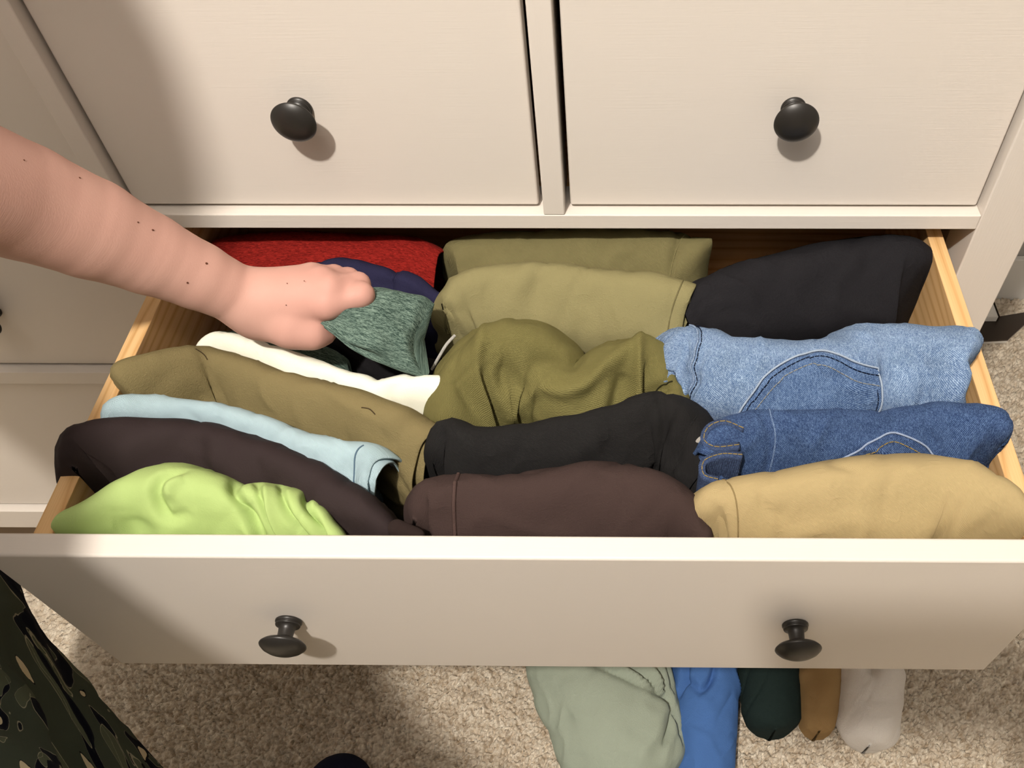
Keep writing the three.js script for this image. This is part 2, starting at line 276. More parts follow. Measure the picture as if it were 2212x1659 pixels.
    for (const c of creases) { const [dist, at] = distPoly(P, c.pts); if (dist < c.w * 4) { const taper = c.flatEnds ? 1 : Math.sin(Math.PI * clamp(at * 0.9 + 0.05, 0, 1)) ** 0.6; d += c.a * taper * (c.sharp ? Math.exp(-dist / c.w) : Math.exp(-((dist / c.w) ** 2))); } }
    return d;
  }
  const surf = (s, tau) => { const b = base(s, tau); return b.P.addScaledVector(b.N, b.cap * disp(b.P)); };
  const nu = o.nu ?? Math.max(30, Math.round(L / 0.0032)), nv = Math.round((o.nv ?? 84) * turns), W = nu + 1, count = W * (nv + 1);
  const closed = turns === 1;
  const pos = new Float32Array(count * 6), uv = new Float32Array(count * 4), col = o.dye ? new Float32Array(count * 6) : null;
  const per0 = base(0.5, 0).per;
  for (let j = 0; j <= nv; j++) for (let i = 0; i <= nu; i++) {
    const k = j * W + i, s = i / nu, tau = (j / nv) * turns, b = base(s, closed && j === nv ? 0 : tau), dd = b.cap * disp(b.P), P = b.P.clone().addScaledVector(b.N, dd), Q = P.clone().addScaledVector(b.N, -th);
    P.toArray(pos, 3 * k); Q.toArray(pos, 3 * (count + k));
    uv[2 * k] = uv[2 * (count + k)] = s * L; uv[2 * k + 1] = uv[2 * (count + k) + 1] = tau * per0;
    if (col) { const c = o.dye(s, tau, P); col.set(c, 3 * k); col.set(c, 3 * (count + k)); }
  }
  const idx = [];
  for (let j = 0; j < nv; j++) for (let i = 0; i < nu; i++) { const a = j * W + i, b = a + 1, c = a + W, d = c + 1; idx.push(a, b, c, b, d, c); idx.push(count + a, count + c, count + b, count + b, count + c, count + d); }
  for (let j = 0; j < nv; j++) { const a = j * W, c = a + W; idx.push(a, c, count + a, c, count + c, count + a); const b = j * W + nu, d = b + W; idx.push(b, count + b, d, d, count + b, count + d); }
  if (!closed) for (let i = 0; i < nu; i++) { const a = i, b = i + 1; idx.push(a, count + a, b, b, count + a, count + b); const c = nv * W + i, d = c + 1; idx.push(c, d, count + c, d, count + d, count + c); }
  if (closed) for (const [i, flip, on] of [[0, true, o.capL], [nu, false, o.capR]]) if (on) for (let j = 1; j < nv - 1; j++) { const a = i, b = j * W + i, c = (j + 1) * W + i; if (flip) idx.push(a, c, b); else idx.push(a, b, c); }
  const g = new THREE.BufferGeometry();
  g.setAttribute('position', new THREE.BufferAttribute(pos, 3)); g.setAttribute('uv', new THREE.BufferAttribute(uv, 2));
  if (col) g.setAttribute('color', new THREE.BufferAttribute(col, 3));
  g.setIndex(idx); g.computeVertexNormals();
  const nrm = g.attributes.normal;
  if (closed) for (let i = 0; i <= nu; i++) for (const base0 of [0, count]) { const a = base0 + i, b = base0 + nv * W + i, m = V(nrm.getX(a) + nrm.getX(b), nrm.getY(a) + nrm.getY(b), nrm.getZ(a) + nrm.getZ(b)).normalize(); nrm.setXYZ(a, m.x, m.y, m.z); nrm.setXYZ(b, m.x, m.y, m.z); }
  const root = thing(o.name, o.label, o.category, o.group);
  const body = mesh(o.part ?? 'folded_cloth', g, o.mat, root);
  const normalAt = (s, t) => { const e = 0.004, a = surf(clamp(s - e, 0, 1), t), b = surf(clamp(s + e, 0, 1), t), c = surf(s, t - e), d = surf(s, t + e); return b.sub(a).cross(d.sub(c)).normalize(); };
  return { root, body, surf, normalAt, L, per: per0 };
}
// a raised cord, seam or hem that follows the surface of a bundle
function seam(g, pts, r, mat, name, parent = g.root, lift = 0) {
  const P = []; for (let i = 0; i <= 40; i++) { const [s, t] = catmull(pts, pts.length, i / 40); P.push(g.surf(s, t).addScaledVector(g.normalAt(s, t), lift)); }
  const c = new THREE.CatmullRomCurve3(P); return mesh(name, tubeUV(new THREE.TubeGeometry(c, 80, r, 6), c.getLength(), r), mat, parent);
}
const tubeUV = (g, len, r) => { const u = g.attributes.uv; for (let i = 0; i < u.count; i++) u.setXY(i, u.getX(i) * len, u.getY(i) * 6.28 * r); return g; };
function stitches(g, pts, mat, parent = g.root, lift = 0.001, len = 0.0028, gap = 0.0012, r = 0.00042) {
  const P = []; for (let i = 0; i <= 120; i++) { const [s, t] = catmull(pts, pts.length, i / 120); P.push(g.surf(s, t).addScaledVector(g.normalAt(s, t), lift)); }
  const c = new THREE.CatmullRomCurve3(P), total = c.getLength(), k = Math.floor(total / (len + gap)), parts = [];
  for (let i = 0; i < k; i++) {
    const a = c.getPointAt(i * (len + gap) / total), b = c.getPointAt((i * (len + gap) + len) / total), d = b.clone().sub(a), m = new THREE.CapsuleGeometry(r, d.length(), 2, 5);
    m.applyQuaternion(new THREE.Quaternion().setFromUnitVectors(V(0, 1, 0), d.normalize())).translate((a.x + b.x) / 2, (a.y + b.y) / 2, (a.z + b.z) / 2); parts.push(m);
  }
  return mesh('stitching', mergeGeometries(parts), mat, parent);
}
function patch(g, outline, lift, mat, name, parent = g.root, dye) {
  const nb = 96, nr = 16, pos = [], uv = [], col = [], idx = [], cs = outline.reduce((a, p) => a + p[0], 0) / outline.length, ct = outline.reduce((a, p) => a + p[1], 0) / outline.length;
  const loop = [...outline, outline[0]], edge = (k) => { const t = k * outline.length, i = Math.min(outline.length - 1, Math.floor(t)), f = t - i; return [lerp(loop[i][0], loop[i + 1][0], f), lerp(loop[i][1], loop[i + 1][1], f)]; };
  for (let r = 0; r <= nr; r++) for (let b = 0; b <= nb; b++) {
    const [es, et] = edge((b % nb) / nb), k = r / nr, s = lerp(cs, es, k), t = lerp(ct, et, k), N = g.normalAt(s, t), P = g.surf(s, t).addScaledVector(N, lift * (k > 0.97 ? -0.3 : 1));
    pos.push(P.x, P.y, P.z); uv.push(s * g.L, t * g.per); const c = dye ? dye(s, t, P) : [1, 1, 1]; col.push(...c);
  }
  for (let r = 0; r < nr; r++) for (let b = 0; b < nb; b++) { const a = r * (nb + 1) + b; idx.push(a, a + nb + 1, a + 1, a + 1, a + nb + 1, a + nb + 2); }
  const q = new THREE.BufferGeometry(); q.setAttribute('position', new THREE.Float32BufferAttribute(pos, 3)); q.setAttribute('uv', new THREE.Float32BufferAttribute(uv, 2)); q.setAttribute('color', new THREE.Float32BufferAttribute(col, 3));
  q.setIndex(idx); q.computeVertexNormals();
  return mesh(name, q, mat, parent);
}

// --- left column, from the rear of the drawer to its front
const redMat = cloth(255, 255, 255, { map: heather(rgb(98, 17, 13), rgb(146, 36, 29), 41, 0.045), sheenColor: new THREE.Color(0.4, 0.05, 0.04) });
bundle({ name: 'folded_shirt', label: 'red heathered knit shirt folded at the rear of the drawer', category: 'shirt', mat: redMat, seed: 1, turns: 1, amp: 0.002, freq: 11, capL: 0.02,
  rows: [[-0.386, -0.035, 0.03, -0.052], [-0.33, -0.038, 0.032, -0.045], [-0.24, -0.036, 0.032, -0.044], [-0.19, -0.028, 0.032, -0.045], [-0.166, -0.018, 0.03, -0.05]] });
const navyMat = cloth(38, 37, 62);
const navy = bundle({ name: 'folded_pants', label: 'dark navy garment folded right behind the reaching hand', category: 'pants', mat: navyMat, seed: 2, amp: 0.0035, freq: 16, capL: 0.02, capR: 0.012,
  rows: [[-0.35, 0.014, 0.02, -0.06], [-0.31, 0.006, 0.024, -0.052], [-0.25, -0.002, 0.026, -0.048], [-0.205, 0.008, 0.025, -0.05], [-0.155, 0.03, 0.02, -0.06]],
  creases: [{ p: [[0.72, 0.3], [0.74, 0.45], [0.73, 0.6]], a: -0.004, w: 0.004 }] });
seam(navy, [[0.73, 0.3], [0.745, 0.42], [0.74, 0.55]], 0.0009, navyMat, 'seam');
const blackMat = cloth(24, 23, 25);
bundle({ name: 'folded_shirt', label: 'black garment sunk low between the navy one and the cream one', category: 'shirt', mat: blackMat, seed: 3, amp: 0.004, freq: 18, capL: 0.015, capR: 0.015,
  rows: [[-0.385, 0.05, 0.02, -0.1], [-0.3, 0.05, 0.022, -0.085], [-0.2, 0.075, 0.024, -0.085], [-0.145, 0.09, 0.02, -0.085]] });
const creamMat = cloth(238, 238, 222, { bumpScale: 0.0006 });
bundle({ name: 'folded_shirt', label: 'cream white garment folded behind the worn olive one', category: 'shirt', mat: creamMat, seed: 4, amp: 0.0014, freq: 13, turns: 1.6, pitch: 0.005, capL: 0.018,
  rows: [[-0.358, 0.1, 0.016, -0.055], [-0.34, 0.089, 0.018, -0.045], [-0.31, 0.096, 0.019, -0.044], [-0.28, 0.108, 0.019, -0.045], [-0.24, 0.124, 0.017, -0.046], [-0.21, 0.132, 0.017, -0.049], [-0.197, 0.137, 0.016, -0.052], [-0.18, 0.135, 0.018, -0.046], [-0.146, 0.137, 0.02, -0.043]] });
const oliveBrown = cloth(122, 110, 76);
const worn = bundle({ name: 'folded_pants', label: 'faded olive brown garment with small worn tears, folded beside the light blue one', category: 'pants', mat: oliveBrown, seed: 5, amp: 0.002, freq: 13, turns: 2.3, pitch: 0.0055, ends: 0.006, capL: 0.012,
  rows: [[-0.3865, 0.158, 0.018, -0.022], [-0.379, 0.147, 0.024, -0.012], [-0.346, 0.1215, 0.026, -0.023], [-0.325, 0.116, 0.027, -0.034], [-0.287, 0.132, 0.026, -0.035], [-0.254, 0.145, 0.026, -0.035], [-0.208, 0.156, 0.027, -0.036], [-0.173, 0.171, 0.03, -0.038], [-0.147, 0.181, 0.036, -0.048]],
  creases: [{ p: [[0.2, 0.44], [0.26, 0.43], [0.32, 0.4]], a: -0.0016, w: 0.006 }, { p: [[0.3, 0.36], [0.5, 0.34], [0.7, 0.37]], a: 0.003, w: 0.012 }, { p: [[0.8, 0.3], [0.88, 0.35], [0.97, 0.33]], a: -0.004, w: 0.006 }] });
const tearMat = cloth(66, 54, 36);
for (const pts of [[[0.235, 0.5], [0.255, 0.485], [0.268, 0.47]], [[0.52, 0.35], [0.535, 0.345], [0.55, 0.325]], [[0.8, 0.47], [0.825, 0.475], [0.85, 0.468]]]) seam(worn, pts, 0.00045, tearMat, 'tear', worn.root, 0.0001);
const paleBlue = cloth(176, 200, 208, { bumpMap: twillBump, bumpScale: 0.0014 });
const blueSeam = cloth(86, 110, 128);
const ltBlue = bundle({ name: 'folded_shirt', label: 'pale blue brushed cotton garment folded in front of the olive brown one', category: 'shirt', mat: paleBlue, seed: 6, amp: 0.0012, freq: 13, turns: 2.3, pitch: 0.0055, ends: 0.005,
  rows: [[-0.382, 0.189, 0.013, -0.028], [-0.376, 0.181, 0.016, -0.018], [-0.35, 0.172, 0.017, -0.028], [-0.315, 0.172, 0.017, -0.034], [-0.273, 0.185, 0.018, -0.034], [-0.238, 0.198, 0.02, -0.035], [-0.21, 0.205, 0.024, -0.036], [-0.19, 0.207, 0.028, -0.036], [-0.179, 0.213, 0.028, -0.043]] });
seam(ltBlue, [[0.94, 0.52], [0.93, 0.45], [0.915, 0.37], [0.91, 0.28]], 0.0006, blueSeam, 'seam');
const dkBrown = cloth(48, 39, 39, { roughness: 0.8, bumpScale: 0.0004 });
bundle({ name: 'folded_pants', label: 'smooth dark brown trousers folded behind the lime green garment', category: 'pants', mat: dkBrown, seed: 7, amp: 0.0026, freq: 12, capL: 0.008, capR: 0.01, turns: 1, ends: 0.005,
  rows: [[-0.3885, 0.232, 0.026, -0.022], [-0.3875, 0.213, 0.032, -0.006], [-0.366, 0.2, 0.032, -0.015], [-0.324, 0.194, 0.03, -0.026], [-0.295, 0.2, 0.028, -0.029], [-0.248, 0.217, 0.027, -0.03], [-0.203, 0.241, 0.025, -0.032], [-0.172, 0.262, 0.018, -0.038], [-0.158, 0.276, 0.01, -0.05]],
  creases: [{ p: [[0.36, 0.5], [0.42, 0.4], [0.5, 0.32]], a: -0.003, w: 0.007 }, { p: [[0.38, 0.42], [0.5, 0.42], [0.62, 0.36]], a: 0.003, w: 0.01 }] });
const lime = cloth(166, 188, 118, { roughness: 0.7, bumpScale: 0.0004 });
bundle({ name: 'crumpled_shirt', label: 'lime green stretchy garment bunched up in the front corner of the drawer', category: 'shirt', mat: lime, seed: 8, amp: 0.0028, freq: 15, crumple: 0.0012, capL: 0.02, capR: 0.012, nu: 180, nv: 150,
  rows: [[-0.387, 0.283, 0.01, -0.022], [-0.372, 0.27, 0.017, -0.024], [-0.35, 0.246, 0.029, -0.026], [-0.323, 0.238, 0.035, -0.021], [-0.292, 0.243, 0.032, -0.023], [-0.272, 0.251, 0.026, -0.029], [-0.25, 0.249, 0.028, -0.026], [-0.225, 0.258, 0.022, -0.03], [-0.205, 0.272, 0.014, -0.038], [-0.19, 0.284, 0.008, -0.05]],
  creases: [
    { p: [[0.42, 0.52], [0.37, 0.49], [0.36, 0.44], [0.4, 0.41], [0.46, 0.42]], a: -0.0065, w: 0.0045 }, { p: [[0.44, 0.5], [0.41, 0.47], [0.43, 0.45]], a: 0.0058, w: 0.005 },
    { p: [[0.56, 0.56], [0.62, 0.48], [0.68, 0.38], [0.72, 0.3]], a: -0.0101, w: 0.004 }, { p: [[0.66, 0.55], [0.72, 0.45], [0.8, 0.38], [0.86, 0.3]], a: -0.0072, w: 0.0028 }, { p: [[0.72, 0.56], [0.79, 0.47], [0.88, 0.42], [0.93, 0.34]], a: -0.0072, w: 0.0028 },
    { p: [[0.8, 0.58], [0.83, 0.52], [0.9, 0.48], [0.93, 0.43]], a: -0.0087, w: 0.003 }, { p: [[0.69, 0.52], [0.76, 0.43], [0.84, 0.37]], a: 0.0058, w: 0.004 }, { p: [[0.62, 0.42], [0.7, 0.35], [0.75, 0.27]], a: 0.0058, w: 0.005 }, { p: [[0.5, 0.36], [0.56, 0.33], [0.62, 0.34]], a: -0.0043, w: 0.006 }, { p: [[0.14, 0.42], [0.22, 0.4], [0.3, 0.36]], a: -0.0043, w: 0.01 }] });

// --- middle column
const oliveTwill = cloth(118, 111, 76, { bumpMap: twillBump, bumpScale: 0.0012 });
const backOlive = bundle({ name: 'folded_pants', label: 'olive twill trousers with a pointed corner, folded at the rear of the drawer', category: 'pants', mat: oliveTwill, seed: 9, amp: 0.0024, freq: 13, turns: 1.8, capL: 0.014,
  rows: [[-0.16, -0.02, 0.028, -0.05], [-0.142, -0.028, 0.032, -0.041], [-0.06, -0.034, 0.034, -0.036], [0.0, -0.033, 0.034, -0.035], [0.045, -0.03, 0.034, -0.034], [0.064, -0.022, 0.024, -0.036], [0.08, -0.016, 0.006, -0.037]],
  creases: [{ p: [[0.86, 0.56], [0.88, 0.48], [0.87, 0.38]], a: -0.004, w: 0.003 }, { p: [[0.5, 0.42], [0.6, 0.4], [0.7, 0.45]], a: 0.002, w: 0.006 }] });
seam(backOlive, [[0.9, 0.52], [0.88, 0.45], [0.865, 0.36]], 0.0008, oliveTwill, 'seam');
const oliveFleece = cloth(134, 127, 90);
const roll = bundle({ name: 'rolled_sweatpants', label: 'thick olive fleece sweatpants rolled up with the spiral end showing', category: 'pants', mat: oliveFleece, seed: 10, amp: 0.0022, freq: 12, turns: 2.6, pitch: 0.008, th: 0.003, ends: 0.007, capL: 0.007, drop: 0.5,
  rows: [[-0.153, 0.05, 0.026, -0.04], [-0.138, 0.03, 0.036, -0.03], [-0.105, 0.022, 0.04, -0.026], [-0.057, 0.022, 0.042, -0.025], [-0.009, 0.028, 0.042, -0.026], [0.035, 0.033, 0.042, -0.027], [0.055, 0.038, 0.04, -0.031]],
  creases: [{ p: [[0.38, 0.56], [0.35, 0.46], [0.28, 0.38]], a: 0.003, w: 0.008 }, { p: [[0.46, 0.52], [0.42, 0.42], [0.36, 0.34]], a: -0.003, w: 0.007 }, { p: [[0.62, 0.42], [0.68, 0.38], [0.72, 0.32]], a: -0.002, w: 0.008 }] });
seam(roll, [[0.955, 0.56], [0.955, 0.46], [0.945, 0.36], [0.935, 0.26]], 0.0007, cloth(108, 101, 70), 'hem');
const oliveKnit = cloth(112, 106, 64, { bumpMap: knitBump, bumpScale: 0.0006, roughness: 0.8 });
const knit = bundle({ name: 'crumpled_sweater', label: 'olive textured knit garment crumpled into deep folds mid drawer', category: 'sweater', mat: oliveKnit, seed: 11, amp: 0.003, freq: 13, capL: 0.014, capR: 0.014, nu: 150, nv: 130,
  rows: [[-0.142, 0.165, 0.026, -0.06], [-0.134, 0.135, 0.034, -0.04], [-0.119, 0.113, 0.042, -0.026], [-0.094, 0.1, 0.046, -0.016], [-0.068, 0.103, 0.044, -0.017], [-0.05, 0.116, 0.038, -0.026], [-0.037, 0.127, 0.034, -0.033], [-0.015, 0.121, 0.036, -0.026], [0.003, 0.116, 0.037, -0.022], [0.024, 0.115, 0.038, -0.022], [0.038, 0.135, 0.03, -0.034], [0.052, 0.17, 0.022, -0.05]],
  creases: [
    { p: [[0.27, 0.55], [0.24, 0.5], [0.17, 0.43], [0.12, 0.36], [0.08, 0.3]], a: 0.008, w: 0.0055 }, { p: [[0.16, 0.52], [0.11, 0.46], [0.09, 0.4]], a: -0.005, w: 0.006 }, { p: [[0.2, 0.44], [0.17, 0.38], [0.15, 0.3]], a: -0.009, w: 0.0045 },
    { p: [[0.26, 0.42], [0.31, 0.39], [0.36, 0.36]], a: -0.009, w: 0.011 }, { p: [[0.24, 0.34], [0.32, 0.32], [0.4, 0.31]], a: 0.005, w: 0.007 },
    { p: [[0.76, 0.53], [0.68, 0.48], [0.6, 0.45], [0.51, 0.41], [0.44, 0.34]], a: 0.009, w: 0.0055 }, { p: [[0.56, 0.55], [0.5, 0.48], [0.44, 0.42]], a: -0.007, w: 0.007 }, { p: [[0.69, 0.43], [0.66, 0.39], [0.63, 0.33]], a: -0.011, w: 0.0075 },
    { p: [[0.75, 0.52], [0.735, 0.44], [0.72, 0.34]], a: 0.007, w: 0.004 }, { p: [[0.56, 0.37], [0.62, 0.34], [0.7, 0.33]], a: 0.006, w: 0.005 }, { p: [[0.9, 0.5], [0.87, 0.43], [0.83, 0.34]], a: -0.007, w: 0.003 }, { p: [[0.94, 0.46], [0.9, 0.4], [0.9, 0.32]], a: 0.006, w: 0.005 }] });
seam(knit, [[0.885, 0.5], [0.862, 0.42], [0.835, 0.33]], 0.0006, cloth(44, 42, 22), 'seam');
const charcoal = cloth(34, 33, 33, { bumpMap: twillBump, bumpScale: 0.0012 });
const blk = bundle({ name: 'folded_pants', label: 'black trousers with a folded waistband, behind the dark brown sweatpants', category: 'pants', mat: charcoal, seed: 12, amp: 0.003, freq: 13, turns: 1.8, capL: 0.016,
  rows: [[-0.141, 0.208, 0.02, -0.045], [-0.129, 0.19, 0.025, -0.031], [-0.109, 0.197, 0.026, -0.029], [-0.079, 0.197, 0.026, -0.028], [-0.048, 0.193, 0.027, -0.027], [0.0, 0.179, 0.031, -0.024], [0.021, 0.169, 0.034, -0.022], [0.042, 0.171, 0.035, -0.023], [0.054, 0.185, 0.033, -0.032], [0.066, 0.212, 0.024, -0.05]],
  creases: [{ p: [[0.74, 0.55], [0.78, 0.45], [0.82, 0.34], [0.85, 0.26]], a: -0.004, w: 0.003 }, { p: [[0.86, 0.55], [0.9, 0.45], [0.95, 0.34]], a: -0.004, w: 0.003 }, { p: [[0.45, 0.42], [0.53, 0.44], [0.6, 0.5]], a: 0.003, w: 0.008 }] });
seam(blk, [[0.86, 0.54], [0.9, 0.45], [0.95, 0.34], [0.97, 0.28]], 0.0007, charcoal, 'waistband_seam');
const brownFleece = cloth(62, 49, 46, { bumpScale: 0.0009 });
const brown = bundle({ name: 'folded_sweatpants', label: 'dark brown fleece sweatpants with a piped side seam at the drawer front', category: 'pants', mat: brownFleece, seed: 13, amp: 0.0018, freq: 12, turns: 1, capL: 0.012, capR: 0.012,
  rows: [[-0.147, 0.262, 0.019, -0.045], [-0.138, 0.245, 0.029, -0.031], [-0.124, 0.243, 0.031, -0.028], [-0.085, 0.241, 0.032, -0.026], [-0.046, 0.237, 0.034, -0.024], [-0.02, 0.233, 0.036, -0.022], [0.01, 0.236, 0.036, -0.023], [0.033, 0.243, 0.031, -0.028], [0.048, 0.254, 0.024, -0.036], [0.064, 0.28, 0.008, -0.055]] });
const piping = cloth(74, 58, 54);
seam(brown, [[0.17, 0.56], [0.168, 0.46], [0.165, 0.36], [0.163, 0.25]], 0.0016, piping, 'piping');
mesh('rolled_hem', (() => { const g = new THREE.CapsuleGeometry(0.0062, 0.014, 8, 20); g.rotateZ(1.15).rotateY(-0.25).translate(-0.1465, -0.041, 0.2835); return g; })(), brownFleece, brown.root);

// --- right column
bundle({ name: 'folded_pants', label: 'smooth black trousers folded against the right side at the drawer rear', category: 'pants', mat: cloth(30, 29, 32, { roughness: 0.8 }), seed: 14, amp: 0.002, freq: 10, turns: 2.2, pitch: 0.007, th: 0.0025, ends: 0.008, capR: 0.02,
  rows: [[0.056, 0.05, 0.026, -0.045], [0.068, 0.036, 0.036, -0.034], [0.104, 0.02, 0.044, -0.027], [0.145, 0.005, 0.048, -0.025], [0.208, -0.012, 0.054, -0.023], [0.25, -0.016, 0.054, -0.023], [0.272, 0.0, 0.045, -0.034]] });

const wear = (c, k) => (s, t, P) => { const q = t % 1, f = Math.exp(-(((q - 0.47) / 0.16) ** 2)) * k + 0.5 * k * noise3(P.x * 30, P.y * 30, P.z * 30); return c.map((x) => x * (1 + f)); };
const lightDenim = denim(rgb(70, 92, 126), rgb(172, 188, 206), 61), darkDenim = denim(rgb(30, 46, 80), rgb(108, 130, 164), 71);
const pocketDenim = denim(rgb(52, 74, 112), rgb(142, 164, 194), 81);
const whiteThread = cloth(206, 208, 204), goldThread = cloth(206, 178, 112), navyThread = cloth(30, 40, 66);
const jeansL = bundle({ name: 'folded_jeans', label: 'light blue faded jeans with a scalloped back pocket, overlapping the drawer side', category: 'jeans', mat: lightDenim, seed: 15, amp: 0.0026, freq: 13, turns: 1.9, pitch: 0.006, th: 0.0026, ends: 0.009, endFreq: 3.2, capR: 0.02, nu: 110, nv: 110, dye: wear([0.9, 0.95, 1], 0.22),
  rows: [[0.038, 0.13, 0.034, -0.03], [0.05, 0.106, 0.042, -0.016], [0.07, 0.107, 0.043, -0.014], [0.09, 0.116, 0.04, -0.016], [0.13, 0.119, 0.04, -0.015], [0.173, 0.118, 0.041, -0.014], [0.197, 0.108, 0.044, -0.011], [0.224, 0.111, 0.045, -0.005], [0.25, 0.117, 0.044, 0.0], [0.264, 0.121, 0.036, 0.003], [0.273, 0.13, 0.02, -0.002]],
  creases: [{ p: [[0.8, 0.46], [0.86, 0.4], [0.84, 0.33], [0.79, 0.3]], a: -0.005, w: 0.004 }, { p: [[0.86, 0.5], [0.93, 0.42], [0.92, 0.33]], a: 0.004, w: 0.01 }, { p: [[0.14, 0.56], [0.155, 0.46], [0.16, 0.34]], a: -0.003, w: 0.0035 }, { p: [[0.36, 0.31], [0.5, 0.33], [0.6, 0.3]], a: -0.004, w: 0.008 }] });
{
  const pk = [[0.27, 0.27], [0.285, 0.33], [0.31, 0.385], [0.36, 0.43], [0.43, 0.465], [0.505, 0.482], [0.575, 0.465], [0.64, 0.43], [0.72, 0.395], [0.74, 0.34], [0.735, 0.27]];
  const pocket = patch(jeansL, pk, 0.0018, pocketDenim, 'back_pocket', jeansL.root, wear([0.85, 0.9, 0.95], 0.12));
  seam(jeansL, pk, 0.00085, cloth(156, 170, 188), 'pocket_edge', pocket, 0.0018);
  const inner = (k) => pk.map(([s, t]) => [lerp(0.48, s, k), lerp(0.29, t, k)]);
  stitches(jeansL, inner(0.93), navyThread, pocket, 0.0024); stitches(jeansL, inner(0.84), whiteThread, pocket, 0.0024);
  seam(jeansL, [[0.125, 0.58], [0.14, 0.5], [0.15, 0.4], [0.155, 0.3], [0.15, 0.22]], 0.0009, new THREE.MeshPhysicalMaterial({ map: lightDenim.map, roughness: 0.9 }), 'waistband_seam', jeansL.root, 0.0006);
  stitches(jeansL, [[0.14, 0.58], [0.155, 0.5], [0.165, 0.4], [0.17, 0.3], [0.165, 0.22]], navyThread);
  patch(jeansL, [[0.14, 0.235], [0.14, 0.3], [0.2, 0.3], [0.2, 0.235]], 0.0022, lightDenim, 'belt_loop');
}
const jeansD = bundle({ name: 'folded_jeans', label: 'dark blue jeans with gold pocket stitching, between the light jeans and khakis', category: 'jeans', mat: darkDenim, seed: 16, amp: 0.002, freq: 13, turns: 2.4, pitch: 0.006, th: 0.0026, ends: 0.012, endFreq: 1.4, capR: 0.02, nu: 110, nv: 110, dye: wear([0.85, 0.92, 1], 0.1),
  rows: [[0.068, 0.205, 0.022, -0.034], [0.081, 0.192, 0.026, -0.023], [0.102, 0.188, 0.027, -0.02], [0.15, 0.188, 0.027, -0.018], [0.19, 0.188, 0.027, -0.018], [0.226, 0.183, 0.03, -0.014], [0.249, 0.189, 0.03, -0.006], [0.264, 0.198, 0.026, 0.0], [0.273, 0.212, 0.016, -0.005]],
  creases: [{ p: [[0.2, 0.5], [0.22, 0.42], [0.225, 0.32]], a: -0.003, w: 0.003 }, { p: [[0.4, 0.48], [0.55, 0.47], [0.7, 0.5]], a: -0.003, w: 0.008 }] });
{
  const pk = [[0.37, 0.375], [0.46, 0.408], [0.565, 0.442], [0.61, 0.452], [0.66, 0.44], [0.76, 0.405], [0.86, 0.37], [0.84, 0.29], [0.39, 0.29]];
  const pocket = patch(jeansD, pk, 0.0016, darkDenim, 'back_pocket', jeansD.root, wear([0.8, 0.86, 0.95], 0.08));
  seam(jeansD, pk.slice(0, 7), 0.0008, cloth(138, 152, 178), 'pocket_edge', pocket, 0.0016);
  stitches(jeansD, pk.slice(0, 7).map(([s, t]) => [s, t - 0.018]), goldThread, pocket, 0.0022); stitches(jeansD, pk.slice(0, 7).map(([s, t]) => [s, t - 0.05]), goldThread, pocket, 0.0022);
  seam(jeansD, [[0.225, 0.54], [0.23, 0.45], [0.235, 0.35], [0.235, 0.26]], 0.0007, new THREE.MeshPhysicalMaterial({ map: pocketDenim.map, roughness: 0.9 }), 'waistband_seam');
  // waistband ends folding out of the bundle
  const ribbon = (pts, width, th) => {                                 // a folded strip of waistband, standing on edge
    const c = new THREE.CatmullRomCurve3(pts.map((p) => V(...p))), len = c.getLength(), n = 40, pos = [], uv = [], idx = [];
    for (let i = 0; i <= n; i++) { const P = c.getPointAt(i / n), T = c.getTangentAt(i / n), S = V(T.z, 0, -T.x).normalize(); [[0, -1], [0.12, -1.25], [0.12, 1.25], [0, 1], [-1, 1], [-1, -1]].forEach(([h, q], k) => { const R = P.clone().addScaledVector(S, q * th / 2); R.y += h * width; pos.push(R.x, R.y, R.z); uv.push(i / n * len, k * 0.008); }); }
    for (let i = 0; i < n; i++) for (let k = 0; k < 6; k++) { const a = i * 6 + k, b = i * 6 + (k + 1) % 6; idx.push(a, b, a + 6, b, b + 6, a + 6); }
    for (const e of [0, n]) for (let k = 1; k < 5; k++) idx.push(e * 6, e * 6 + (e ? k : k + 1), e * 6 + (e ? k + 1 : k));
    const g = new THREE.BufferGeometry(); g.setAttribute('position', new THREE.Float32BufferAttribute(pos, 3)); g.setAttribute('uv', new THREE.Float32BufferAttribute(uv, 2)); g.setIndex(idx); g.computeVertexNormals(); return g;
  };
  const bandDenim = new THREE.MeshPhysicalMaterial({ map: darkDenim.map, bumpMap: darkDenim.bumpMap, bumpScale: 0.0005, roughness: 0.9, color: 0xd4dcea });
  for (const pts of [[[0.09, -0.03, 0.205], [0.075, -0.028, 0.2], [0.064, -0.032, 0.203], [0.061, -0.036, 0.211], [0.068, -0.036, 0.217], [0.086, -0.032, 0.218]], [[0.088, -0.036, 0.224], [0.072, -0.037, 0.223], [0.06, -0.041, 0.227], [0.06, -0.045, 0.235], [0.07, -0.044, 0.24]]]) {
    const w = mesh('waistband', ribbon(pts, 0.03, 0.004), bandDenim, jeansD.root);
    const c = new THREE.CatmullRomCurve3(pts.map(([x, y, z]) => V(x, y + 0.0042, z))), parts = [];
    for (let k = 0; k < 14; k++) { const a = c.getPointAt((k + 0.15) / 14), b = c.getPointAt((k + 0.85) / 14), d = b.clone().sub(a), m = new THREE.CapsuleGeometry(0.0004, d.length(), 2, 5); m.applyQuaternion(new THREE.Quaternion().setFromUnitVectors(V(0, 1, 0), d.normalize())).translate((a.x + b.x) / 2, (a.y + b.y) / 2, (a.z + b.z) / 2); parts.push(m); }
    mesh('stitching', mergeGeometries(parts), goldThread, w);
  }
  mesh('label', new RoundedBoxGeometry(0.006, 0.02, 0.014, 2, 0.002).rotateZ(0.3).translate(0.06, -0.05, 0.2), cloth(232, 226, 216), jeansD.root).userData.label = 'white cloth label';
}
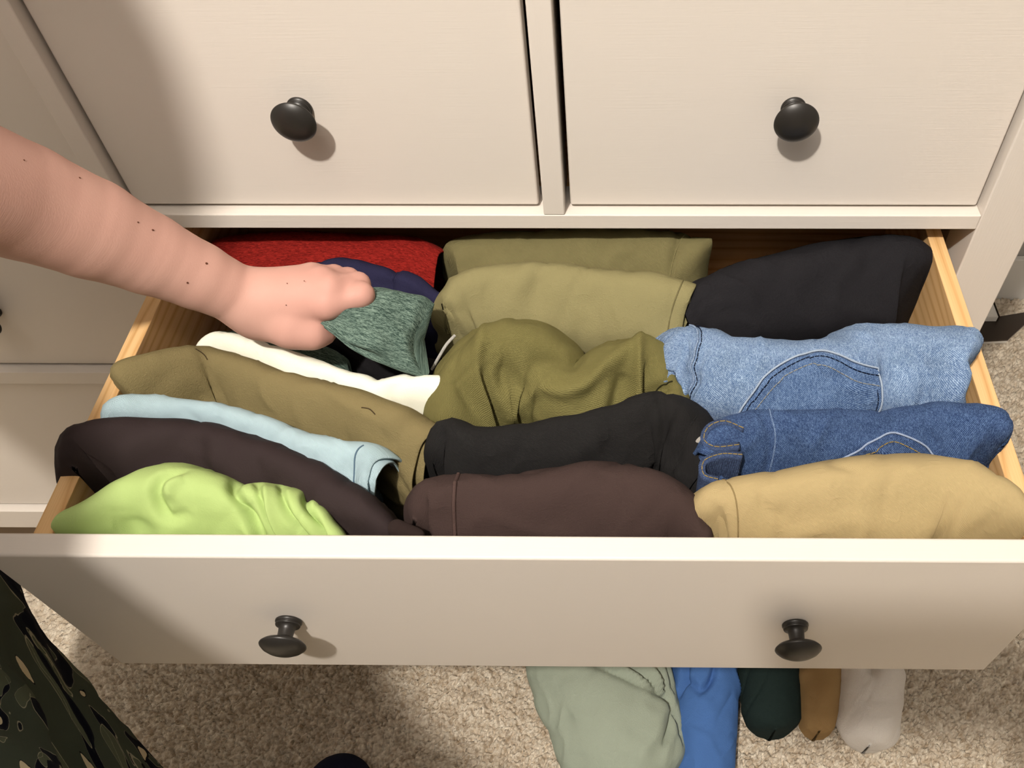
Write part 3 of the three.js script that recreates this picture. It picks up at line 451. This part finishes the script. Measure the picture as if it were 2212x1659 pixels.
const khakiMat = cloth(172, 153, 112, { bumpMap: twillBump, bumpScale: 0.0007 });
const khaki = bundle({ name: 'folded_pants', label: 'tan khaki twill trousers folded against the drawer front', category: 'pants', mat: khakiMat, seed: 17, amp: 0.0016, freq: 11, turns: 2.2, pitch: 0.006, ends: 0.006, capL: 0.012, drop: 0.5,
  rows: [[0.058, 0.263, 0.02, -0.04], [0.066, 0.25, 0.027, -0.025], [0.09, 0.244, 0.031, -0.021], [0.116, 0.241, 0.033, -0.019], [0.165, 0.233, 0.038, -0.015], [0.215, 0.229, 0.04, -0.014], [0.236, 0.235, 0.037, -0.01], [0.252, 0.249, 0.028, -0.006], [0.264, 0.262, 0.019, -0.007], [0.273, 0.272, 0.012, -0.012]],
  creases: [{ p: [[0.82, 0.42], [0.8, 0.36], [0.77, 0.3]], a: -0.004, w: 0.005 }, { p: [[0.83, 0.42], [0.87, 0.36], [0.9, 0.3]], a: 0.004, w: 0.007 }] });
seam(khaki, [[0.115, 0.58], [0.112, 0.48], [0.112, 0.38], [0.115, 0.28]], 0.0006, cloth(134, 116, 80), 'hem_seam');

// white drawstring lying between the columns
tag(mesh('drawstring', new THREE.TubeGeometry(new THREE.CatmullRomCurve3([V(-0.137, -0.045, 0.098), V(-0.143, -0.047, 0.106), V(-0.15, -0.056, 0.112), V(-0.158, -0.07, 0.114)]), 30, 0.0013, 8), cloth(235, 232, 224)), 'white drawstring cord hanging beside the olive fleece roll', 'cord');

// --- heathered green shirt pinched by the hand
const greenMat = cloth(255, 255, 255, { map: heather(rgb(48, 66, 60), rgb(122, 142, 130), 51, 0.034), sheenColor: new THREE.Color(0.15, 0.2, 0.17) });
{
  const t = thing('held_shirt', 'grey green heathered shirt being lifted by the pinching fingers', 'shirt');
  // rings from the pinch point to the right hand edge: [centre, half height along the up direction, half depth]
  const st = [[-0.235, -0.008, 0.112, 0.005, 0.004], [-0.225, -0.009, 0.111, 0.012, 0.008], [-0.21, -0.014, 0.109, 0.023, 0.013], [-0.192, -0.022, 0.107, 0.031, 0.017], [-0.177, -0.03, 0.106, 0.034, 0.018], [-0.165, -0.036, 0.106, 0.034, 0.015], [-0.16, -0.04, 0.107, 0.031, 0.007]];
  const up = V(0, 0.3, -0.95).normalize(), out = V(-0.05, 0.95, 0.3).normalize(), nu = 70, nv = 110, pos = [], uv = [], idx = [];
  for (let j = 0; j <= nv; j++) for (let i = 0; i <= nu; i++) {
    const k = i / nu, [x, y, z, h, d] = catmull(st, st.length, k), a = j / nv * 2 * Math.PI;
    const pleat = (1 - smooth(0, 0.62, k)) * 0.34 * Math.sin(a * 6 + 1.5 * Math.sin(a * 2)) + 0.05 * Math.sin(a * 5 + k * 6);
    const r = 1 + pleat, P = V(x, y, z).addScaledVector(up, h * Math.cos(a) * r).addScaledVector(out, d * Math.sin(a) * r);
    P.x += 0.006 * Math.sin(a * 2 + 1) * k * k; P.addScaledVector(out, 0.0022 * noise3(P.x * 40, P.y * 40, P.z * 40));
    pos.push(P.x, P.y, P.z); uv.push(k * 0.09, j / nv * 0.2);
  }
  for (let j = 0; j < nv; j++) for (let i = 0; i < nu; i++) { const a = j * (nu + 1) + i; idx.push(a, a + nu + 1, a + 1, a + 1, a + nu + 1, a + nu + 2); }
  for (let j = 0; j <= nv; j++) { let run = 0; for (let i = 1; i <= nu; i++) { const a = (j * (nu + 1) + i) * 3, b = a - 3; run += Math.hypot(pos[a] - pos[b], pos[a + 1] - pos[b + 1], pos[a + 2] - pos[b + 2]); uv[(j * (nu + 1) + i) * 2] = run; } }
  const c0 = pos.length / 3; pos.push(...st[6].slice(0, 3)); uv.push(0.09, 0.1);
  for (let j = 0; j < nv; j++) idx.push(j * (nu + 1) + nu, (j + 1) * (nu + 1) + nu, c0);
  const g = new THREE.BufferGeometry(); g.setAttribute('position', new THREE.Float32BufferAttribute(pos, 3)); g.setAttribute('uv', new THREE.Float32BufferAttribute(uv, 2)); g.setIndex(idx); g.computeVertexNormals();
  mesh('lifted_cloth', g, greenMat, t);
  const tail = bundle({ name: 'tmp', label: 'tmp', category: 'tmp', mat: greenMat, seed: 18, amp: 0.002, capL: 0.015, capR: 0.02, rows: [[-0.365, 0.07, 0.014, -0.07], [-0.32, 0.074, 0.016, -0.058], [-0.27, 0.085, 0.016, -0.06], [-0.235, 0.095, 0.012, -0.07]] });
  scene.remove(tail.root); used.delete('tmp'); t.add(tail.body); tail.body.name = 'shirt_tail';
}

// --- bundles standing on the carpet under the open drawer
const onFloor = (o) => bundle({ bottom: FLOOR + 0.006, taper: 0.92, ...o });
onFloor({ name: 'folded_shirt', label: 'pale sage green garment slumped on the carpet under the drawer', category: 'shirt', mat: cloth(156, 166, 150), seed: 20, amp: 0.004, freq: 11, capR: 0.05, drop: 0.6, nu: 110, nv: 130,
  free: [[-0.06, -0.12, 0.08, -0.58], [-0.05, 0.02, 0.092, -0.575], [-0.034, 0.14, 0.095, -0.575], [-0.004, 0.22, 0.088, -0.58], [0.012, 0.31, 0.075, -0.6]],
  creases: [{ p: [[0.62, 0.530], [0.7, 0.570], [0.76, 0.620], [0.8, 0.670]], a: -0.012, w: 0.004, flatEnds: true }, { p: [[0.6, 0.440], [0.68, 0.500], [0.76, 0.580], [0.805, 0.670]], a: -0.011, w: 0.005 }, { p: [[0.58, 0.620], [0.68, 0.640], [0.8, 0.680]], a: -0.012, w: 0.0045 }, { p: [[0.6, 0.580], [0.7, 0.605], [0.78, 0.650]], a: 0.006, w: 0.006 }, { p: [[0.6, 0.490], [0.7, 0.535], [0.77, 0.600]], a: 0.006, w: 0.007 },
    { p: [[0.8, 0.670], [0.85, 0.660], [0.9, 0.620]], a: -0.009, w: 0.004 }, { p: [[0.8, 0.670], [0.85, 0.700], [0.9, 0.710]], a: -0.009, w: 0.004 }, { p: [[0.8, 0.640], [0.87, 0.600], [0.93, 0.540]], a: 0.005, w: 0.009 }, { p: [[0.62, 0.680], [0.7, 0.700], [0.78, 0.710]], a: -0.01, w: 0.004 }] });
onFloor({ name: 'folded_shirt', label: 'medium blue garment on the carpet beside the sage green one', category: 'shirt', mat: cloth(74, 112, 172), seed: 21, amp: 0.0035, freq: 12, capR: 0.045, drop: 0.6,
  free: [[0.1, -0.12, 0.04, -0.6], [0.108, 0.05, 0.046, -0.595], [0.114, 0.16, 0.047, -0.6], [0.11, 0.24, 0.045, -0.615], [0.106, 0.32, 0.04, -0.63]],
  creases: [{ p: [[0.6, 0.56], [0.68, 0.52], [0.72, 0.46]], a: -0.01, w: 0.004 }, { p: [[0.72, 0.46], [0.7, 0.42], [0.68, 0.36]], a: -0.008, w: 0.004 }, { p: [[0.6, 0.4], [0.67, 0.38], [0.72, 0.33]], a: -0.01, w: 0.004 }, { p: [[0.74, 0.5], [0.84, 0.46], [0.95, 0.47]], a: 0.004, w: 0.014 }] });
onFloor({ name: 'folded_shirt', label: 'very dark green garment standing on the carpet next to the tan one', category: 'shirt', mat: cloth(30, 42, 40), seed: 22, amp: 0.003, freq: 13, capR: 0.035, drop: 0.6,
  free: [[0.18, -0.12, 0.04, -0.6], [0.192, 0.05, 0.044, -0.6], [0.2, 0.15, 0.045, -0.605], [0.197, 0.235, 0.042, -0.62]] });
onFloor({ name: 'folded_shirt', label: 'mustard tan garment squeezed on the carpet beside the off-white one', category: 'shirt', mat: cloth(158, 128, 86), seed: 23, amp: 0.003, freq: 14, capR: 0.03, drop: 0.6,
  free: [[0.255, -0.12, 0.028, -0.6], [0.265, 0.05, 0.032, -0.605], [0.266, 0.15, 0.032, -0.61], [0.254, 0.235, 0.028, -0.625]] });
onFloor({ name: 'folded_towel', label: 'off-white plush garment at the outer end of the row on the carpet', category: 'towel', mat: cloth(228, 222, 214, { bumpScale: 0.002 }), seed: 24, amp: 0.0035, freq: 14, capR: 0.04, drop: 0.6,
  free: [[0.33, -0.12, 0.04, -0.61], [0.336, 0.05, 0.046, -0.61], [0.334, 0.15, 0.047, -0.612], [0.316, 0.25, 0.045, -0.625]],
  creases: [{ p: [[0.72, 0.5], [0.75, 0.485], [0.78, 0.49]], a: -0.016, w: 0.007 }, { p: [[0.84, 0.6], [0.86, 0.48], [0.84, 0.36]], a: -0.003, w: 0.006 }] });

// --- small things on the carpet past the end post
{
  const t = thing('tablet_case', 'dark brown glossy slab with a white edge lying on the carpet past the end post', 'case');
  const sh = new THREE.Shape([[0.60, 0.455], [0.70, 0.462], [0.78, 0.535], [0.62, 0.5]].map(([x, z]) => new THREE.Vector2(x, z)));
  mesh('base', new THREE.ExtrudeGeometry(sh, { depth: 0.006, bevelEnabled: false }).rotateX(-Math.PI / 2).translate(0, FLOOR + 0.007, 0), cloth(226, 222, 214), t);
  mesh('cover', new THREE.ExtrudeGeometry(sh, { depth: 0.004, bevelEnabled: true, bevelSize: 0.0005, bevelThickness: 0.0005, bevelSegments: 2 }).rotateX(-Math.PI / 2).translate(0, FLOOR + 0.0135, 0), new THREE.MeshPhysicalMaterial({ color: new THREE.Color('rgb(46,36,28)'), roughness: 0.3 }), t);
  const w = thing('white_box', 'small white flat box with a dark edge beside the dark slab', 'box');
  mesh('box_body', box(0.60, 0.69, FLOOR + 0.007, FLOOR + 0.03, -0.565, -0.505, 0.001), cloth(228, 226, 220), w);
  mesh('dark_edge', box(0.69, 0.6925, FLOOR + 0.007, FLOOR + 0.031, -0.565, -0.505, 0.0005), cloth(40, 34, 28), w);
}

// ---------------------------------------------------------------- the person reaching in
// signed distance body, meshed with surface nets
function sdCapsule(p, b) {
  const dx = b.B.x - b.A.x, dy = b.B.y - b.A.y, dz = b.B.z - b.A.z, l = dx * dx + dy * dy + dz * dz, t = l ? clamp(((p.x - b.A.x) * dx + (p.y - b.A.y) * dy + (p.z - b.A.z) * dz) / l, 0, 1) : 0;
  let ex = p.x - b.A.x - dx * t, ey = p.y - b.A.y - dy * t, ez = p.z - b.A.z - dz * t;
  if (b.sq) { const q = ex * b.sq.d.x + ey * b.sq.d.y + ez * b.sq.d.z, k = b.sq.k - 1; ex += q * k * b.sq.d.x; ey += q * k * b.sq.d.y; ez += q * k * b.sq.d.z; }
  return Math.hypot(ex, ey, ez) - lerp(b.ra, b.rb, t);
}
const smin = (a, b, k) => { const h = Math.max(k - Math.abs(a - b), 0) / k; return Math.min(a, b) - h * h * k * 0.25; };
const field = (bones, k, extra) => (p) => { let d = 1e3; for (const b of bones) d = smin(d, sdCapsule(p, b), b.k ?? k); return extra ? extra(p, d) : d; };
function nets(f, lo, hi, cell, uvAt) {
  const n = [0, 1, 2].map((i) => Math.ceil((hi[i] - lo[i]) / cell) + 1), id = (i, j, k) => (k * n[1] + j) * n[0] + i, F = new Float32Array(n[0] * n[1] * n[2]), p = V(0, 0, 0);
  for (let k = 0; k < n[2]; k++) for (let j = 0; j < n[1]; j++) for (let i = 0; i < n[0]; i++) F[id(i, j, k)] = f(p.set(lo[0] + i * cell, lo[1] + j * cell, lo[2] + k * cell));
  const vert = new Int32Array(F.length).fill(-1), pos = [], idx = [];
  for (let k = 0; k < n[2] - 1; k++) for (let j = 0; j < n[1] - 1; j++) for (let i = 0; i < n[0] - 1; i++) {
    let c = 0, x = 0, y = 0, z = 0; const v = [];
    for (let q = 0; q < 8; q++) v.push(F[id(i + (q & 1), j + ((q >> 1) & 1), k + (q >> 2))]);
    const neg = v.filter((w) => w < 0).length; if (!neg || neg === 8) continue;
    for (const [a, b] of [[0, 1], [2, 3], [4, 5], [6, 7], [0, 2], [1, 3], [4, 6], [5, 7], [0, 4], [1, 5], [2, 6], [3, 7]]) if ((v[a] < 0) !== (v[b] < 0)) { const t = v[a] / (v[a] - v[b]); c++; x += lerp(a & 1, b & 1, t); y += lerp((a >> 1) & 1, (b >> 1) & 1, t); z += lerp(a >> 2, b >> 2, t); }
    vert[id(i, j, k)] = pos.length / 3; pos.push(lo[0] + (i + x / c) * cell, lo[1] + (j + y / c) * cell, lo[2] + (k + z / c) * cell);
  }
  for (let k = 1; k < n[2] - 1; k++) for (let j = 1; j < n[1] - 1; j++) for (let i = 1; i < n[0] - 1; i++) {
    const a = F[id(i, j, k)];
    const quad = (b, q) => { if ((a < 0) === (b < 0)) return; const w = q.map((u) => vert[u]); if (w.some((u) => u < 0)) return; if (a < 0) idx.push(w[0], w[1], w[2], w[0], w[2], w[3]); else idx.push(w[0], w[2], w[1], w[0], w[3], w[2]); };
    quad(F[id(i + 1, j, k)], [id(i, j - 1, k - 1), id(i, j, k - 1), id(i, j, k), id(i, j - 1, k)]);
    quad(F[id(i, j + 1, k)], [id(i - 1, j, k - 1), id(i - 1, j, k), id(i, j, k), id(i, j, k - 1)]);
    quad(F[id(i, j, k + 1)], [id(i - 1, j - 1, k), id(i, j - 1, k), id(i, j, k), id(i - 1, j, k)]);
  }
  const m = pos.length / 3, nor = new Float32Array(m * 3), uv = new Float32Array(m * 2), e = cell * 0.5, q = V(0, 0, 0);
  for (let i = 0; i < m; i++) {
    const x = pos[3 * i], y = pos[3 * i + 1], z = pos[3 * i + 2];
    const N = V(f(q.set(x + e, y, z)) - f(q.set(x - e, y, z)), f(q.set(x, y + e, z)) - f(q.set(x, y - e, z)), f(q.set(x, y, z + e)) - f(q.set(x, y, z - e))).normalize();
    N.toArray(nor, 3 * i); const t = uvAt ? uvAt(x, y, z) : [x + z, y + z]; uv[2 * i] = t[0]; uv[2 * i + 1] = t[1];
  }
  const g = new THREE.BufferGeometry(); g.setAttribute('position', new THREE.Float32BufferAttribute(pos, 3)); g.setAttribute('normal', new THREE.BufferAttribute(nor, 3)); g.setAttribute('uv', new THREE.BufferAttribute(uv, 2)); g.setIndex(idx); return g;
}
const bone = (A, ra, B, rb, o = {}) => ({ A: V(...A), B: V(...B), ra, rb, ...o });
const chain = (pts, o = {}) => pts.slice(1).map((p, i) => bone(pts[i].slice(0, 3), pts[i][3], p.slice(0, 3), p[3], o));

//PERSON
{
  const person = thing('person', 'person in camouflage trousers kneeling at the drawer, bare arm reaching into the clothes', 'person');
  const skin = new THREE.MeshPhysicalMaterial({ color: new THREE.Color('rgb(199,157,143)'), roughness: 0.55, specularIntensity: 0.35, sheen: 0.2, sheenRoughness: 0.5, sheenColor: new THREE.Color('rgb(240,170,140)'), vertexColors: true, bumpMap: texture(512, 0.03, (u, v) => 0.6 * pn(u * 60, v * 60, 60, 60, 91) + 0.4 * pn(u * 25, v * 25, 25, 25, 92)), bumpScale: 0.00005 });
  const tint = (g, f) => { const p = g.attributes.position, c = new Float32Array(p.count * 3); for (let i = 0; i < p.count; i++) c.set(f(p.getX(i), p.getY(i), p.getZ(i)), 3 * i); g.setAttribute('color', new THREE.BufferAttribute(c, 3)); return g; };
  const mottled = (x, y, z) => { const n = 0.5 + 0.5 * noise3(x * 38, y * 38, z * 38), h = smooth(-0.30, -0.225, x) * smooth(0.2, 0.05, y); return [1.0 - 0.015 * n, 0.985 - 0.035 * n - 0.06 * h, 0.98 - 0.035 * n - 0.05 * h]; };
  // joints
  const pelvis = [-0.27, -0.1, 0.78], neck = [-0.432, 0.46, 0.465], shL = [-0.53, 0.4, 0.32], shR = [-0.385, 0.43, 0.61], elL = [-0.41, 0.2, 0.182], elR = [-0.13, 0.24, 0.71], wrR = [0.08, 0.37, 0.69];
  const head = [-0.43, 0.66, 0.385];
  // left forearm and hand at a fine grid
  const wr = [-0.2935, -0.0025, 0.0995];
  const forearm = chain([[...elL, 0.0425], [-0.386, 0.127, 0.138, 0.0375], [-0.365, 0.09, 0.122, 0.0345], [-0.343, 0.058, 0.112, 0.0295], [-0.32, 0.03, 0.1055, 0.0255], [...wr, 0.0222]], { k: 0.003 });
  const knuckles = [[-0.2289, 0.001, 0.1077, 0.0112], [-0.2265, 0.0098, 0.099, 0.0108], [-0.2345, 0.009, 0.0892, 0.0102], [-0.2455, 0.005, 0.0797, 0.0096]];
  const hand = [
    ...knuckles.map((m) => bone(wr, 0.0195, m.slice(0, 3), m[3], { k: 0.01 })),
    bone([-0.285, -0.0085, 0.1055], 0.018, [-0.2549, -0.0115, 0.1115], 0.0135, { k: 0.012 }),
    ...chain([knuckles[0], [-0.204, 0.0015, 0.0975, 0.0094], [-0.209, -0.0173, 0.0884, 0.009], [-0.2263, -0.0279, 0.0924, 0.0076]], { k: 0.006 }),
    ...chain([knuckles[1], [-0.2105, -0.002, 0.0825, 0.0097], [-0.2175, -0.0228, 0.073, 0.0088], [-0.2304, -0.0342, 0.0747, 0.0076]], { k: 0.004 }),
    ...chain([knuckles[2], [-0.2225, -0.0085, 0.0697, 0.0091], [-0.2287, -0.0279, 0.062, 0.0083], [-0.2343, -0.0321, 0.0594, 0.0083], [-0.2441, -0.0418, 0.062, 0.0072]], { k: 0.004 }),
    ...chain([knuckles[3], [-0.235, -0.01, 0.0637, 0.0082], [-0.24, -0.0254, 0.0575, 0.0075], [-0.2444, -0.0296, 0.0565, 0.0075], [-0.2528, -0.0387, 0.0584, 0.0066]], { k: 0.004 }),
    ...chain([[-0.2864, -0.0167, 0.1063, 0.0165], [-0.2593, -0.018, 0.1165, 0.0138], [-0.2435, -0.0215, 0.1172, 0.0112], [-0.2365, -0.0265, 0.1125, 0.0086]], { k: 0.01 }),
  ];
  const armField = field([...forearm, ...hand], 0.01);
  const arm = nets(armField, [-0.46, -0.06, 0.04], [-0.185, 0.26, 0.24], 0.0026);
  // the rest of the body
  const torso = [bone(pelvis, 0.11, [-0.32, 0.06, 0.71], 0.1), bone([-0.32, 0.06, 0.71], 0.1, [-0.42, 0.27, 0.585], 0.095), bone([-0.42, 0.27, 0.585], 0.095, [-0.437, 0.39, 0.51], 0.078), bone(shL, 0.055, neck, 0.05), bone(shR, 0.05, neck, 0.05), bone([-0.49, 0.34, 0.42], 0.062, [-0.42, 0.36, 0.58], 0.062)];
  const rest = [...torso, bone(neck, 0.05, [-0.435, 0.57, 0.42], 0.046), bone(shL, 0.052, elL, 0.04), bone(shR, 0.05, elR, 0.04), bone(elR, 0.04, wrR, 0.025)];
  const bodyGeo = nets(field(rest, 0.04), [-0.66, -0.24, 0.12], [0.16, 0.64, 0.92], 0.011);
  // head
  const look = V(0.62, -0.5, -0.6).normalize(), side = V(0, 1, 0).cross(look).normalize(), crown = look.clone().cross(side), H = V(...head), at = (f, s, u) => H.clone().addScaledVector(look, f).addScaledVector(side, s).addScaledVector(crown, u).toArray();
  const skull = [bone(at(-0.02, 0, 0.03), 0.078, at(0.012, 0, 0.028), 0.074), bone(at(0.025, 0, -0.02), 0.06, at(0.035, 0, -0.065), 0.036), bone(at(0.05, 0, -0.078), 0.02, at(0.045, 0, -0.075), 0.022), bone(at(0.082, 0, 0.004), 0.008, at(0.096, 0, -0.03), 0.0115, { k: 0.012 }), bone(at(0.075, -0.03, 0.014), 0.012, at(0.078, 0.03, 0.014), 0.012), bone(at(0.078, -0.016, -0.054), 0.006, at(0.078, 0.016, -0.054), 0.006, { k: 0.008 }), bone(at(0.076, -0.013, -0.064), 0.0065, at(0.076, 0.013, -0.064), 0.0065, { k: 0.008 }),
    ...[-1, 1].map((q) => bone(at(-0.006, q * 0.08, 0.016), 0.012, at(0, q * 0.077, -0.022), 0.008, { k: 0.008 })), ...[-1, 1].map((q) => bone(at(0.056, q * 0.034, -0.02), 0.022, at(0.05, q * 0.03, -0.035), 0.022)), bone(at(-0.02, 0, -0.04), 0.048, [-0.435, 0.55, 0.435], 0.047)];
  const headGeo = nets(field(skull, 0.02), [-0.6, 0.48, 0.21], [-0.27, 0.82, 0.56], 0.0045);
  // right hand around the phone
  const F = V(-0.0113, -0.78, -0.6256).normalize(), R = V(0.9998, -0.0105, -0.0051), U = R.clone().cross(F).normalize(), cp = camera.position, pt = (r, u, f) => cp.clone().addScaledVector(R, r).addScaledVector(U, u).addScaledVector(F, f).toArray();
  const rhand = [bone(wrR, 0.024, pt(0.123, -0.03, -0.03), 0.024), bone(pt(0.123, -0.03, -0.03), 0.02, pt(0.120, 0.005, -0.02), 0.014),
    ...[0.012, -0.008, -0.028, -0.046].flatMap((u, i) => chain([[...pt(0.126, u, -0.018), 0.011], [...pt(0.118, u, 0.007), 0.0095], [...pt(0.086 + i * 0.003, u, 0.009), 0.0078]], { k: 0.005 })), ...chain([[...pt(0.118, -0.045, -0.035), 0.015], [...pt(0.088, -0.03, -0.028), 0.0115], [...pt(0.066, -0.012, -0.022), 0.009]], { k: 0.008 })];
  const rhGeo = nets(field(rhand, 0.016), [0.05, 0.3, 0.52], [0.21, 0.54, 0.76], 0.004);
  mesh('body', mergeGeometries([arm, bodyGeo, headGeo, rhGeo].map((g) => tint(g, mottled))), skin, person);
  for (const q of [-1, 1]) { const e = new THREE.SphereGeometry(0.011, 16, 12); e.translate(...at(0.069, q * 0.031, 0)); mesh('eye', e, new THREE.MeshPhysicalMaterial({ color: 0xe8e2da, roughness: 0.2 }), person); }
  // hair
  const hairF = field([bone(at(-0.03, 0, 0.045), 0.084, at(0.0, 0, 0.05), 0.078), bone(at(-0.055, 0, 0.0), 0.06, at(-0.05, 0, -0.05), 0.05)], 0.03, (p, d) => d + 0.003 * noise3(p.x * 40, p.y * 12, p.z * 40));
  mesh('hair', nets(hairF, [-0.64, 0.48, 0.22], [-0.27, 0.86, 0.6], 0.006), cloth(52, 38, 30), person);
  // shirt, cut at the sleeves and the waist
  const grow = (b, k) => b.map((q) => ({ ...q, ra: q.ra + k, rb: q.rb + k }));
  const mid = (a, b, t) => a.map((x, i) => lerp(x, b[i], t)), away = (a, b) => V(b[0] - a[0], b[1] - a[1], b[2] - a[2]).normalize();
  const cuffs = [[shL, elL], [shR, elR]].map(([a, b]) => ({ p: mid(a, b, 0.5), d: away(a, b) }));
  const shirtF = field(grow([...torso, bone(shL, 0.054, mid(shL, elL, 0.7), 0.05), bone(shR, 0.054, mid(shR, elR, 0.7), 0.05)], 0.01), 0.04, (p, d) => { let v = d + 0.003 * noise3(p.x * 14, p.y * 14, p.z * 14); for (const c of cuffs) { const q = (p.x - c.p[0]) * c.d.x + (p.y - c.p[1]) * c.d.y + (p.z - c.p[2]) * c.d.z, near = Math.hypot(p.x - c.p[0], p.y - c.p[1], p.z - c.p[2]) < 0.16; if (near) v = Math.max(v, q); } return Math.max(v, -(p.y + 0.06), (p.y - 0.5)); });
  mesh('shirt', nets(shirtF, [-0.68, -0.12, 0.16], [0.0, 0.54, 0.92], 0.009), cloth(44, 46, 52), person);
  // camouflage trousers
  const hipL = [-0.3, -0.14, 0.7], kneeL = [-0.6, -0.21, 0.29], ankL = [-0.385, -0.6, 0.47], hipR = [-0.18, -0.13, 0.8], kneeR = [0.06, -0.2, 0.56], ankR = [0.0, -0.6, 0.68];
  const legs = [bone(hipL, 0.1, mid(hipL, kneeL, 0.5), 0.085), bone(mid(hipL, kneeL, 0.5), 0.085, kneeL, 0.068), bone(kneeL, 0.068, ankL, 0.05), bone(hipR, 0.1, kneeR, 0.07), bone(kneeR, 0.068, ankR, 0.05), bone(pelvis, 0.125, [-0.285, -0.02, 0.75], 0.118)];
  const run = V(kneeL[0] - hipL[0], 0, kneeL[2] - hipL[2]).normalize(), across = V(run.z, 0, -run.x);
  const uvLeg = (x, y, z) => [x * across.x + z * across.z + 0.12 * y, x * run.x + z * run.z - 0.45 * y];   // cloth pattern runs along the thigh
  const camoMap = texture(1024, [0.085, 0.15], (u, v) => {
    const w = 0.5 * (pn(u * 6, v * 8, 6, 8, 100) - 0.5), w2 = 0.5 * (pn(u * 5, v * 7, 5, 7, 101) - 0.5);
    const a = 0.75 * pn((u + w * 0.12) * 22, v * 4, 22, 4, 102) + 0.25 * pn(u * 34, v * 12, 34, 12, 103), b = 0.75 * pn((u + w2 * 0.14) * 19, v * 4, 19, 4, 104) + 0.25 * pn(u * 30, v * 11, 30, 11, 105), c = 0.8 * pn((u + w * 0.1) * 20, v * 5, 20, 5, 106) + 0.2 * pn(u * 36, v * 14, 36, 14, 107), m = pn(u * 7, v * 5, 7, 5, 108);
    let k = a > 0.52 ? rgb(24, 28, 36) : rgb(68, 76, 66); if (b > 0.56) k = rgb(88, 96, 80); if (a > 0.62 && b < 0.5) k = rgb(14, 17, 30);
    const line = Math.min(Math.abs(a - 0.52) * 1.0, Math.abs(b - 0.56) * 1.1); if (line < 0.011 && m > 0.35) k = mixc(k, rgb(176, 170, 146), 0.75);
    if (c > 0.785) k = rgb(204, 194, 164); else if (c > 0.765) k = rgb(22, 24, 26);
    return k;
  }, true);
  const legF = field(legs, 0.05, (p, d) => Math.max(d + 0.004 * noise3(p.x * 11, p.y * 11, p.z * 11) + 0.002 * noise3(p.x * 26, p.y * 26, p.z * 26), p.y - 0.03, -(p.y + 0.615)));
  mesh('trousers', nets(legF, [-0.72, -0.66, 0.16], [0.18, 0.06, 0.92], 0.009, uvLeg), new THREE.MeshPhysicalMaterial({ map: camoMap, roughness: 0.95, bumpMap: fine, bumpScale: 0.0003, specularIntensity: 0.2 }), person).userData.label = 'dark green and navy tiger-stripe camouflage trousers';
  const shoeMat = cloth(22, 26, 44);
  for (const [a, x, z] of [[ankL, -0.343, 0.308], [ankR, 0.0, 0.5]]) {
    const f = field([bone([a[0], a[1], a[2]], 0.05, [a[0], FLOOR + 0.05, a[2] + 0.02], 0.046), bone([a[0], FLOOR + 0.05, a[2]], 0.046, [x, FLOOR + 0.045, z], 0.042)], 0.04, (p, d) => Math.max(d, FLOOR + 0.008 - p.y));
    mesh('shoe', nets(f, [Math.min(a[0], x) - 0.08, FLOOR, z - 0.07], [Math.max(a[0], x) + 0.08, a[1] + 0.08, a[2] + 0.1], 0.006), shoeMat, person);
  }
  // moles on the arm
  for (const [x, y, z, r] of [[-0.3579, 0.1656, 0.1477, 0.0008], [-0.3495, 0.1344, 0.124, 0.0009], [-0.3294, 0.0958, 0.1222, 0.0009], [-0.3246, 0.0861, 0.1189, 0.0011], [-0.3029, 0.0494, 0.1132, 0.0013], [-0.3132, 0.0455, 0.1293, 0.0011], [-0.2546, 0.0209, 0.1046, 0.0006], [-0.2417, 0.0218, 0.1029, 0.0006], [-0.2554, 0.0103, 0.1174, 0.0006]]) mesh('mole', new THREE.SphereGeometry(r * 0.65, 10, 8).translate(x, y, z), cloth(134, 84, 64), person);
  // phone held in front of the lens position
  const ph = thing('phone', 'slim black phone held up in the other hand of the person', 'phone');
  const basis = new THREE.Matrix4().makeBasis(R, U, F.clone().negate());
  const pg = new RoundedBoxGeometry(0.15, 0.073, 0.008, 4, 0.0035).applyMatrix4(basis).translate(...pt(0.02, -0.006, -0.0075));
  mesh('phone_body', pg, new THREE.MeshPhysicalMaterial({ color: 0x101114, roughness: 0.3 }), ph);
}
renderer.render(scene, camera);
